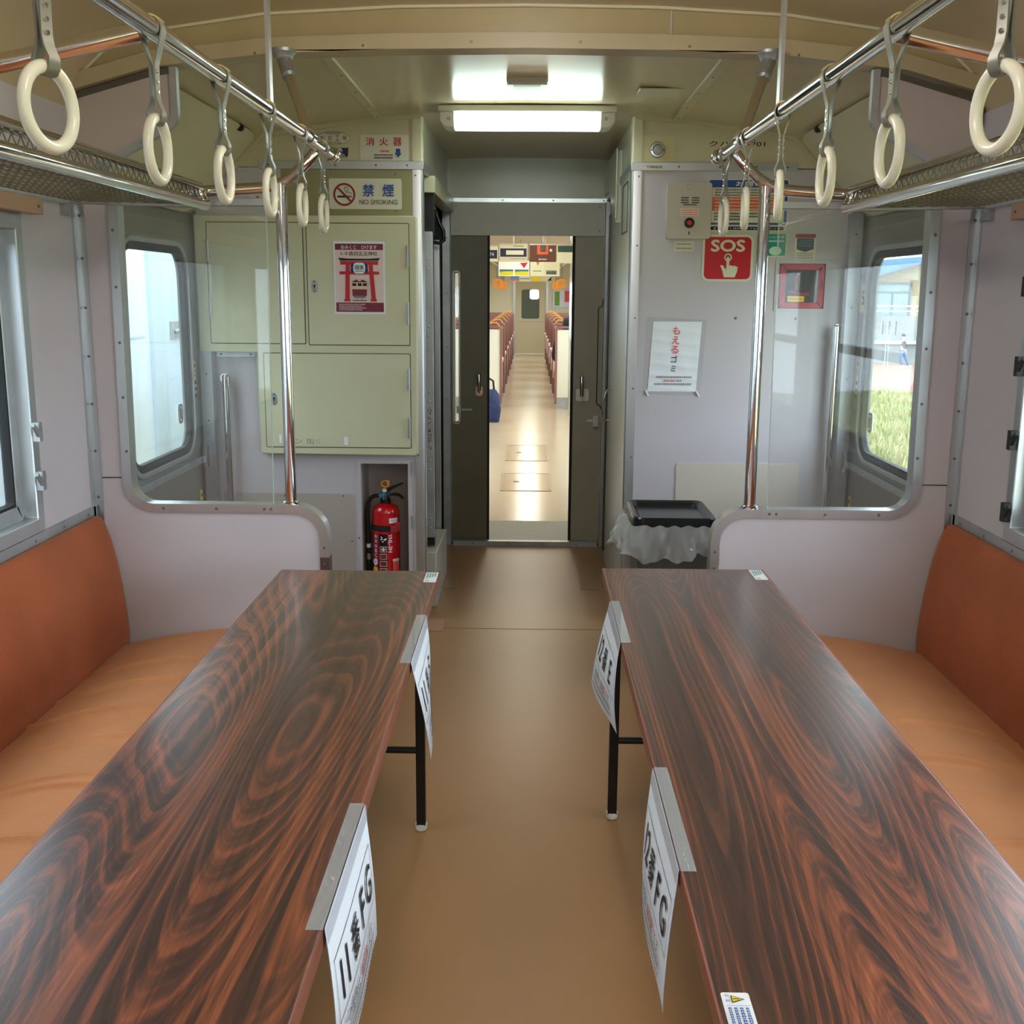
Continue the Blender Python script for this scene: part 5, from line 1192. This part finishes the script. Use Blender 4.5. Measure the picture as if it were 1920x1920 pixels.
obj('door_leaf', G().prism([(-0.34, 0.0), (0.385, 0.0), (0.385, 1.72), (-0.34, 1.72)], 'y', CY1 + 0.01, CY1 + 0.05, [rrect(-0.20, 0.235, 0.845, 1.54, 0.05, 4)]), mat('far_door', (206, 190, 150), 0.4), d)
obj('window_pane', G().box(-0.21, 0.245, CY1 + 0.04, CY1 + 0.045, 0.84, 1.55), mat('dark_window', (92, 100, 84), 0.15), d)
obj('kick_line', G().box(-0.30, 0.345, CY1 + 0.004, CY1 + 0.011, 0.765, 0.785), BROWNPANEL, d)
obj('door_post', G().box(-0.41, -0.345, CY1 - 0.03, CY1 + 0.01, 0, 1.75), ALU, d); obj('door_post', G().box(0.39, 0.455, CY1 - 0.03, CY1 + 0.01, 0, 1.75), ALU, d)
o = obj('glow_patch', G().prism(rrect(0.0, 0.222, 1.31, 1.54, 0.05, 4), 'y', CY1 + 0.030, CY1 + 0.034), mat('daylight_glow', (240, 246, 240), 0.5, emit=(236, 250, 246), estr=1.6), d)  # emissive patch in the door window, imitating daylight through the pane
for y in (CY1 - 0.9, CY1 - 2.2): floorplate(-0.17, 0.19, y - 0.25, y + 0.2, 'faint hatch outline on the coach floor %s the far door' % ('right before' if y > 25.5 else 'a step before'), mat('coach_hatch', (186, 166, 136), 0.2), 'floor_hatch')
def hatch(x0, x1, y0, y1, lab):
    t = thing('floor_hatch', lab, 'floor hatch', ((x0 + x1) / 2, (y0 + y1) / 2, 0))
    obj('cover', G().prism(rrect(x0, x1, y0, y1, 0.01, 2), 'z', 0, 0.002), mat('coach_hatch2', (184, 160, 128), 0.16), t)
    obj('rim', G().band(rrect(x0, x1, y0, y1, 0.01, 2), 0.014, 'z', 0, 0.0035, closed=True), mat('hatch_rim', (150, 124, 96), 0.3), t)
    obj('lift_ring', G().lathe([(0.024, 0.001), (0.024, 0.004), (0.016, 0.005)], (x0 + (x1 - x0) * 0.3, (y0 + y1) / 2, 0), 'z', 14), DARKMETAL, t)
hatch(-0.19, 0.185, 8.05, 8.85, 'nearer floor hatch with a ring in the aisle of the next coach')
hatch(-0.185, 0.185, 9.55, 10.55, 'second floor hatch with a ring in the aisle of the next coach')

MAR = mat('seat_maroon', (130, 40, 56), 0.8); SEDGE = mat('seat_edge', (140, 98, 86), 0.5); ARMP = mat('armrest_pink', (222, 190, 172), 0.45); ORHAN = mat('handle_orange', (226, 170, 96), 0.4)
SHELL = mat('seat_shell', (232, 228, 206), 0.4)
def coach_chair():
    t = thing('coach_chair', '', 'seat', (0, 0, 0), 'seats of the next coach')
    obj('back_panel', G().box(-0.44, 0.44, -0.02, 0.02, 0.14, 1.0), SHELL, t, bevel=0.006)
    obj('kick_panel', G().box(-0.44, 0.44, -0.022, 0.022, 0.0, 0.14), ALUW, t)
    obj('edge_trim', G().band([(-0.45, 0.06), (-0.45, 1.0), (-0.42, 1.03), (0.42, 1.03), (0.45, 1.0), (0.45, 0.06)], 0.028, 'y', -0.032, 0.032), SEDGE, t)
    obj('back_cushion', G().prism([(0.02, 0.42), (0.02, 1.0), (0.06, 1.0), (0.11, 0.8), (0.13, 0.42)], 'x', -0.42, 0.42), MAR, t, bevel=0.02)
    obj('seat_cushion', G().box(-0.42, 0.42, 0.10, 0.52, 0.30, 0.44), MAR, t, bevel=0.03)
    obj('pedestal', G().box(-0.36, 0.36, 0.06, 0.44, 0, 0.30), ALUW, t)
    obj('armrest', G().box(-0.475, -0.425, 0.02, 0.40, 0.58, 0.63).box(-0.462, -0.438, 0.30, 0.36, 0.30, 0.58), ARMP, t, bevel=0.012)
    obj('grab_handle', G().tube([(-0.45, 0.0, 0.96), (-0.43, 0.0, 1.04), (-0.39, 0.0, 1.085), (-0.33, 0.0, 1.08), (-0.22, 0.0, 1.035)], 0.0085, 8), ORHAN, t)
    return t
sp = coach_chair(); first = True; NTH = ['first', 'second', 'third', 'fourth', 'fifth', 'sixth', 'seventh', 'eighth', 'ninth', 'tenth', 'eleventh', 'twelfth', 'thirteenth', 'fourteenth']
SY = [(14.05, 1)] + [q for i in range(1, 7) for q in ((14.05 + 1.62 * i - 0.10, -1), (14.05 + 1.62 * i, 1))]
for s, side in ((-1, 'left'), (1, 'right')):
    for i, (y, f) in enumerate(SY):
        t = sp if first else copy_tree(sp); first = False
        t.location = (s * 0.80, y, 0)
        if f < 0: t.rotation_euler = (0, 0, PI)
        if s * f > 0: pass
        t['label'] = 'maroon coach seat with cream back, %s in the row %s of the far aisle' % (NTH[i], side)
        # keep the armrest and handle on the aisle side
        if (s > 0) != (f > 0): t.scale = (-1, 1, 1)
# hanging posters across the next coach
def hung(x0, x1, z0, z1, y, m, lab, draw):
    t = thing('hanging_poster', lab, 'poster', ((x0 + x1) / 2, y, z0), 'posters hanging in the next coach')
    obj('sheet', G().box(x0, x1, y, y + 0.002, z0, z1), m, t)
    obj('hanger', G().box(x0, x1, y - 0.004, y + 0.006, z1, z1 + 0.012).box((x0 + x1) / 2 - 0.004, (x0 + x1) / 2 + 0.004, y, y + 0.003, z1 + 0.01, 2.24), ALUW, t)
    p = Print(onY(y)); draw(p, lambda u: x0 + (x1 - x0) * u, lambda v: z0 + (z1 - z0) * v); p.build(t)
def d1(p, X, Z):
    p.rect(X(.03), Z(.30), X(.97), Z(.80), NAVY).rect(X(.24), Z(.42), X(.86), Z(.68), SIGNW).rect(X(.5), Z(.9), X(.86), Z(.97), LGREEN); p.small(X(.4), Z(.18), X(.95), 0.008, GREYINK, 3)
def d2(p, X, Z):
    p.rect(X(.28), Z(.45), X(.70), Z(1.0), ORANGE, 0.01).rect(X(.40), Z(.62), X(.62), Z(.98), DARKMETAL).disc(X(.80), Z(.70), 0.012, SIGNW).small(X(.34), Z(.16), X(.66), 0.012, SIGNW, 5)
    for i in range(3): p.rect(X(.42 + .07 * i), Z(.66), X(.455 + .07 * i), Z(.94), GREYINK)
def d3(p, X, Z):
    p.rect(X(.03), Z(.62), X(.97), Z(.98), mat('print_dark_green', (40, 66, 60), 0.5)).small(X(.55), Z(.45), X(.95), 0.01, ORANGE, 6)
def d4(p, X, Z):
    p.rect(X(.0), Z(.2), X(.97), Z(.75), NAVY); p.text('74', X(.75), Z(.47), 0.03, SIGNW)
def d5(p, X, Z):
    for a in (.03, .53):
        p.rect(X(a), Z(.04), X(a + .45), Z(.32), mat('print_field', (206, 200, 40), 0.5)).rect(X(a), Z(.32), X(a + .45), Z(.44), mat('print_hill', (56, 96, 120), 0.5)).poly([(X(a), Z(.24)), (X(a + .2), Z(.32)), (X(a), Z(.34))], LGREEN)
    p.poly([(X(.70), Z(.88)), (X(.96), Z(.92)), (X(.83), Z(.52))], RED)
def d6(p, X, Z):
    p.rect(X(.02), Z(.05), X(.46), Z(.95), mat('print_sage', (206, 208, 180), 0.5)).poly([(X(.2), Z(.97)), (X(.32), Z(.97)), (X(.26), Z(.68))], PINKRED).small(X(.1), Z(.35), X(.40), 0.012, INK, 8)
    p.rect(X(.54), Z(.12), X(.90), Z(.40), GREYINK); p.small(X(.56), Z(.24), X(.88), 0.03, DARKMETAL, 9)
def d7(p, X, Z): p.rect(X(.0), Z(.30), X(.45), Z(1), mat('print_sky', (96, 142, 180), 0.5)).rect(X(.0), Z(.05), X(.45), Z(.28), ORANGE).small(X(.5), Z(.5), X(.97), 0.02, BLUE, 4)
def d8(p, X, Z): p.rect(X(.5), Z(.05), X(.97), Z(.95), TANP).poly([(X(.78), Z(.1)), (X(.98), Z(.95)), (X(.98), Z(.1))], DARKMETAL)
hung(-0.262, -0.012, 1.725, 1.87, 10.0, TANP, 'hanging poster with a navy block and pale label in the next coach', d1)
hung(0.008, 0.243, 1.725, 1.87, 10.0, BROWNP, 'brown hanging poster with an orange device in the next coach', d2)
hung(0.25, 0.50, 1.715, 1.87, 10.0, SIGNW, 'white hanging poster with a dark green top in the next coach', d3)
hung(-0.50, -0.275, 1.725, 1.86, 10.0, SIGNW, 'dark hanging poster with 74 at the doorway edge in the next coach', d4)
hung(-0.355, 0.0, 1.645, 1.815, 13.0, PAPER, 'hanging poster of yellow fields with a red arrow in the next coach', d5)
hung(0.01, 0.355, 1.645, 1.815, 13.0, TANP, 'cream hanging poster with a grey picture in the next coach', d6)
hung(-0.28, 0.01, 1.625, 1.70, 16.5, SIGNW, 'small hanging poster with blue and orange blocks deep in the next coach', d7)
hung(0.02, 0.33, 1.625, 1.70, 16.5, YELLOW, 'pale yellow hanging poster with a dark wedge deep in the next coach', d8)
# orange straps
def orange_strap():
    t = thing('orange_strap', '', 'hand strap', (0, 0, 0), 'orange hand straps in the next coach')
    obj('ring', G().band(rrect(-0.05, 0.05, -0.2, -0.07, 0.03, 4), 0.022, 'y', -0.009, 0.009, closed=True), ORANGEPL, t)
    obj('strap', G().box(-0.012, 0.012, -0.002, 0.002, -0.08, 0.12), STRAP, t)
    return t
op = orange_strap(); first = True
for s, side in ((-1, 'left'), (1, 'right')):
    for i in range(5):
        t = op if first else copy_tree(op); first = False
        t.location = (s * 0.50, 17.2 + 1.1 * i, 1.732); t['label'] = 'orange hand strap, %s of the five hanging on the %s in the next coach' % (NTH[i], side)
for s, side in ((-1, 'left'), (1, 'right')):
    o = tag(obj('coach_rail', G().tube([(s * 0.50, 13.2, 1.86), (s * 0.50, 24, 1.86)], 0.016, 10), CHROME), 'strap rail along the %s side of the next coach' % side, 'rail', 'rails of the next coach')
    tag(obj('coach_pole', G().tube([(s * 0.50, 13.2, 0), (s * 0.50, 13.2, 2.18)], 0.02, 12), CHROME), 'bright upright pole on the %s beside the first coach seat' % side, 'pole', 'poles of the next coach')
o = thing('framed_notice', 'grey-framed notice on the right end wall of the next coach', 'notice', (0.80, CY1, 1.15))
obj('frame', G().band([(0.56, 1.12), (1.0, 1.12), (1.0, 1.55), (0.56, 1.55)], 0.03, 'y', CY1 - 0.02, CY1, closed=True), ALUW, o); obj('sheet', G().box(0.56, 1.0, CY1 - 0.012, CY1, 1.12, 1.55), PAPER, o)
p = Print(onY(CY1 - 0.012)); p.rect(0.60, 1.16, 0.72, 1.50, LGREEN).rect(0.84, 1.25, 0.98, 1.52, PINKRED); p.build(o)
# seated passenger: dark hair above the first right-hand seat; a bag on the left
def skin_fig(name, joints, edges, m, parent, root=0, sub=2):
    me = bpy.data.meshes.new(name); off = wloc(parent) if parent else Vector((0, 0, 0))
    me.from_pydata([Vector(j[0]) - off for j in joints], edges, [])
    o = bpy.data.objects.new(name, me); COL.objects.link(o)
    if parent: o.parent = parent
    md = o.modifiers.new('skin', 'SKIN'); md.use_smooth_shade = True
    for i, j in enumerate(joints):
        v = me.skin_vertices[0].data[i]; v.radius = (j[1], j[2] if len(j) > 2 else j[1]); v.use_root = (i == root)
    sb = o.modifiers.new('sub', 'SUBSURF'); sb.levels = sb.render_levels = sub
    me.materials.append(m); return o
FLESH = mat('skin_tone', (206, 160, 132), 0.6); HAIR = mat('dark_hair', (22, 18, 18), 0.6); JACKET = mat('navy_jacket', (34, 40, 60), 0.8); JEANS = mat('blue_jeans', (92, 116, 160), 0.8); SHOE = mat('pale_shoe', (226, 226, 226), 0.6)
pr = thing('person', 'seated passenger, only dark hair showing above the first right-hand coach seat', 'person', (0.53, 14.34, 0.0))
x, y = 0.53, 14.33
J = [((x, y, 0.52), 0.13, 0.10), ((x, y - 0.01, 0.70), 0.12, 0.09), ((x, y - 0.01, 0.88), 0.13, 0.09), ((x, y, 0.97), 0.05), ((x, y + 0.01, 1.03), 0.06), ((x, y + 0.01, 1.11), 0.082, 0.095), ((x, y, 1.18), 0.05, 0.06),
     ((x - 0.18, y, 0.90), 0.055), ((x - 0.22, y + 0.05, 0.68), 0.045), ((x - 0.15, y + 0.25, 0.60), 0.035), ((x + 0.18, y, 0.90), 0.055), ((x + 0.22, y + 0.05, 0.68), 0.045), ((x + 0.15, y + 0.25, 0.60), 0.035),
     ((x - 0.10, y + 0.22, 0.53), 0.08), ((x - 0.11, y + 0.42, 0.52), 0.065), ((x - 0.11, y + 0.44, 0.1), 0.045), ((x + 0.10, y + 0.22, 0.53), 0.08), ((x + 0.11, y + 0.42, 0.52), 0.065), ((x + 0.11, y + 0.44, 0.1), 0.045)]
skin_fig('body', J, [(0, 1), (1, 2), (2, 3), (3, 4), (4, 5), (5, 6), (2, 7), (7, 8), (8, 9), (2, 10), (10, 11), (11, 12), (0, 13), (13, 14), (14, 15), (0, 16), (16, 17), (17, 18)], JACKET, pr)
hg = G().lathe([(0.075, 1.02), (0.105, 1.08), (0.11, 1.14), (0.095, 1.20), (0.06, 1.235), (0.01, 1.245)], (x, y - 0.012, 0), 'z', 20)
obj('hair', hg, HAIR, pr)
pr.scale = (0.9, 1, 0.94)
t = thing('bag', 'dark blue bag on the floor at the left edge of the far doorway', 'bag', (-0.44, 12.6, 0))
g = loft(G(), [loop(-0.62, -0.33, 12.45, 12.75, 0.05, 0.0), loop(-0.64, -0.31, 12.43, 12.77, 0.07, 0.12), loop(-0.61, -0.33, 12.46, 12.74, 0.07, 0.30), loop(-0.56, -0.37, 12.52, 12.68, 0.05, 0.36)])
obj('pouch', g, mat('bag_blue', (40, 52, 92), 0.8, var=0.3, vscale=30), t); obj('strap', G().tube([(-0.54, 12.6, 0.35), (-0.52, 12.6, 0.46), (-0.46, 12.6, 0.50), (-0.40, 12.6, 0.46), (-0.39, 12.6, 0.35)], 0.012, 8), RUBBER, t)

# ================================================================== OUTSIDE
# train standing on the next track, left
TRW = mat('train_white', (230, 237, 244), 0.4, var=0.03, bump=0.02, bscale=40); TRG = mat('train_grey', (196, 210, 222), 0.4)
t = thing('railway_carriage', 'pale blue-white railway carriage standing beside the left windows', 'railway carriage', (-3.2, 4, -1.1))
BX = -2.75
obj('body', G().box(BX - 0.6, BX, -4.0, 34, 0.05, 2.7), TRW, t)
obj('skirt', G().box(BX - 0.55, BX - 0.04, -4, 34, -0.9, 0.05), mat('train_skirt', (150, 156, 160), 0.6), t)
obj('sill_rail', G().box(BX - 0.01, BX + 0.012, -4, 34, 0.04, 0.14), TRG, t)
obj('panel_line', G().box(BX - 0.01, BX + 0.004, -4, 7.9, 1.12, 1.135).box(BX - 0.01, BX + 0.006, -4, 34, 1.98, 2.0), TRG, t)
obj('door_pillar', G().box(BX - 0.01, BX + 0.03, 8.0, 8.28, 0.1, 2.1), TRG, t)
dd = obj('door', G().box(BX - 0.02, BX + 0.006, 8.3, 9.6, 0.12, 1.95), mat('train_door', (200, 218, 236), 0.4), t)
obj('door_handle', G().tube([(BX + 0.012, 8.55, 1.14), (BX + 0.05, 8.6, 1.15), (BX + 0.05, 8.85, 1.15), (BX + 0.012, 8.9, 1.14)], 0.016, 8).box(BX, BX + 0.012, 8.45, 9.0, 1.08, 1.22), ALUW, dd)

# verge, road, wall and house, right
def gz(x, y): return -1.25 - 0.95 * min(1, max(0, (y - 14) / 26)) + 0.06 * math.sin(x * 1.3 + y * 0.7) * (1 if y < 41 else 0)
SOIL = mat('verge_soil', (150, 150, 90), 0.95, var=0.3, vscale=0.8)
struct('ground_verge', G().grid(lambda u, v: Vector((-30 + 75 * u, -25 + 67 * v, gz(-30 + 75 * u, -25 + 67 * v))), 60, 60), SOIL, 'weedy verge beside the track', 'ground')
struct('road', G().box(-5, 70, 42, 61, -2.4, -2.2), mat('road_brown', (134, 104, 82), 0.9, var=0.12, vscale=0.6), 'reddish-brown road beyond the weeds', 'road')
struct('kerb', G().box(-5, 70, 41.6, 42.0, -2.4, -2.1), mat('kerb_grey', (150, 148, 144), 0.9), 'pale kerb between weeds and road', 'kerb')
rnd = random.Random(9); g = G()
GM = [mat('weed_light', (168, 168, 116), 0.8), mat('weed_green', (134, 146, 88), 0.8), mat('weed_straw', (172, 160, 120), 0.8)]
for i in range(30000):
    y = 7 + 34 * rnd.random() ** 0.8; x = y * rnd.uniform(0.26, 0.58); z = gz(x, y); h = rnd.uniform(0.10, 0.36); w = rnd.uniform(0.006, 0.018) * (1 + y / 22)
    a = rnd.uniform(0, PI); dx, dy = math.cos(a) * w, math.sin(a) * w; lx, ly = rnd.uniform(-.16, .16), rnd.uniform(-.16, .16)
    g.add([(x - dx, y - dy, z), (x + dx, y + dy, z), (x + lx * 0.6 + dx * 0.7, y + ly * 0.6 + dy * 0.7, z + h * 0.7), (x + lx, y + ly, z + h), (x + lx * 0.6 - dx * 0.7, y + ly * 0.6 - dy * 0.7, z + h * 0.7)], [(0, 1, 2, 3, 4)], rnd.choice((0, 0, 1, 2, 2)))
tag(obj('weeds', g, GM, smooth=False), 'tall pale weeds on the verge outside the right windows', 'weeds', kind='stuff')
CONC = mat('concrete', (128, 131, 130), 0.9, var=0.10, vscale=1.0)
t = thing('retaining_wall', 'grey concrete wall with slotted parapet beyond the road', 'wall', (25, 61.5, -2.2))
obj('wall_base', G().box(5, 60, 61.2, 61.8, -2.3, -1.15), CONC, t); obj('ledge', G().box(5, 60, 61.0, 61.9, -1.15, -0.98), mat('ledge_white', (170, 170, 168), 0.8), t)
slots = []
for k in range(-4, 12):
    for j in range(3): x0 = 19.3 + 2.9 * k + 0.36 * j; slots.append([(x0, -0.66), (x0 + 0.14, -0.66), (x0 + 0.14, 0.08), (x0, 0.08)])
obj('parapet', G().prism([(5, -0.98), (60, -0.98), (60, 0.36), (5, 0.36)], 'y', 61.3, 61.55, slots), CONC, t)
t = thing('guard_railing', 'white two-bar railing on top of the concrete wall', 'railing', (25, 61.6, 0.28))
obj('bars', G().tube([(5, 61.6, 0.90), (60, 61.6, 0.90)], 0.035, 8).tube([(5, 61.6, 0.62), (60, 61.6, 0.62)], 0.03, 8), WHITEP, t)
for k in range(14): obj('post', G().tube([(6 + 4 * k, 61.6, 0.36), (6 + 4 * k, 61.6, 0.92)], 0.03, 8), WHITEP, t)
t = thing('house', 'cream house with a blue roof and a wide window beyond the wall', 'house', (26, 66, -1))
obj('house_wall', G().prism([(15.5, -1), (33.5, -1), (33.5, 1.2), (24.5, 3.8), (15.5, 1.2)], 'y', 65, 72), mat('house_cream', (164, 148, 120), 0.85), t)
rf = [(14.5, 1.05), (19.7, 2.56), (22.4, 3.34), (24.4, 3.92), (34.5, 1.0), (34.5, 1.4), (25.0, 4.1), (22.5, 3.66), (19.8, 3.42), (14.5, 3.1)]
obj('roof', G().prism(rf, 'y', 63.9, 73), mat('roof_blue', (84, 120, 150), 0.5, var=0.1, vscale=2), t)
obj('fascia', G().band([(14.5, 1.05), (19.7, 2.56), (24.4, 3.92), (34.5, 1.0)], 0.10, 'y', 63.8, 63.95), mat('fascia_slate', (86, 100, 116), 0.6), t)
w = obj('window', G().band([(19.95, 0.2), (22.0, 0.2), (22.0, 2.15), (19.95, 2.15)], 0.12, 'y', 64.85, 65.05, closed=True).box(19.95, 22.0, 64.9, 65.0, 1.60, 1.68).box(20.95, 21.03, 64.9, 65.0, 0.2, 1.6), mat('frame_bronze', (96, 96, 92), 0.5), t)
obj('pane', G().box(19.95, 22.0, 64.95, 64.99, 0.2, 2.15), mat('house_glass', (120, 140, 142), 0.2), w)
obj('balcony_panel', G().box(18, 26, 63.9, 64.0, -0.9, 0.1), mat('balcony_pale', (150, 160, 158), 0.7), t)
o = tag(obj('road_marker', G().lathe([(0.28, -2.1), (0.22, -1.85), (0.08, -1.6), (0.04, -1.55)], (14.7, 41.8, 0), 'z', 14), mat('marker_red', (226, 90, 90), 0.6)), 'small red marker at the edge of the weeds', 'marker')
# walking person
px_, py_, pz_ = 19.2, 57.1, -2.2
pr = thing('person', 'person in a navy jacket and blue jeans walking along the road outside', 'person', (px_, py_, pz_))
def P3(x, z, y=0): return (px_ + x, py_ + y, pz_ + z)
J = [(P3(0, 0.95), 0.12, 0.10), (P3(0.01, 1.15), 0.125, 0.10), (P3(0.0, 1.36), 0.13, 0.11), (P3(-0.01, 1.47), 0.055), (P3(-0.02, 1.54), 0.07), (P3(-0.03, 1.63), 0.09, 0.08), (P3(-0.02, 1.72), 0.05),
     (P3(0.0, 1.36, -0.17), 0.055), (P3(-0.10, 1.14, -0.20), 0.045), (P3(0.05, 0.98, -0.2), 0.035), (P3(0.0, 1.36, 0.17), 0.055), (P3(0.12, 1.14, 0.2), 0.045), (P3(0.24, 1.0, 0.2), 0.035),
     (P3(-0.08, 0.82, -0.09), 0.085), (P3(-0.16, 0.48, -0.09), 0.06), (P3(0.02, 0.10, -0.09), 0.045), (P3(0.08, 0.82, 0.09), 0.085), (P3(0.20, 0.48, 0.09), 0.06), (P3(0.38, 0.10, 0.09), 0.045), (P3(0.16, 0.04, -0.09), 0.035), (P3(0.52, 0.04, 0.09), 0.035)]
E_ = [(0, 1), (1, 2), (2, 3), (3, 4), (4, 5), (5, 6), (2, 7), (7, 8), (8, 9), (2, 10), (10, 11), (11, 12), (0, 13), (13, 14), (14, 15), (0, 16), (16, 17), (17, 18), (15, 19), (18, 20)]
skin_fig('body', J, E_, FLESH, pr)
def grow(idx, k):
    m_ = {a: i for i, a in enumerate(idx)}
    return [(J[a][0],) + tuple(r * k for r in J[a][1:]) for a in idx], [(m_[a], m_[b]) for a, b in E_ if a in m_ and b in m_]
for nm, idx, k, m in (('jacket', [0, 1, 2, 7, 8, 9, 10, 11, 12], 1.35, JACKET), ('jeans', [0, 13, 14, 15, 16, 17, 18], 1.28, JEANS)):
    j2, e2 = grow(idx, k); skin_fig(nm, j2, e2, m, pr)
for a, b in ((15, 19), (18, 20)):
    pa, pb = Vector(J[a][0]), Vector(J[b][0]); obj('shoe', G().tube([pa + Vector((-0.06, 0, -0.04)), pa + Vector((0.03, 0, -0.02)), pb], [0.055, 0.075, 0.045], 10), SHOE, pr)
hd = Vector(J[5][0]); obj('hair', G().lathe([(0.10, -0.02), (0.112, 0.03), (0.10, 0.08), (0.06, 0.12), (0.01, 0.13)], hd, 'z', 14), HAIR, pr)
# roof over both coaches keeps sky light out of the shell
struct('roof', G().box(-1.47, 1.47, -6.1, 27.1, 2.42, 2.48), LINTEL, 'outer roof of the coaches', 'roof')
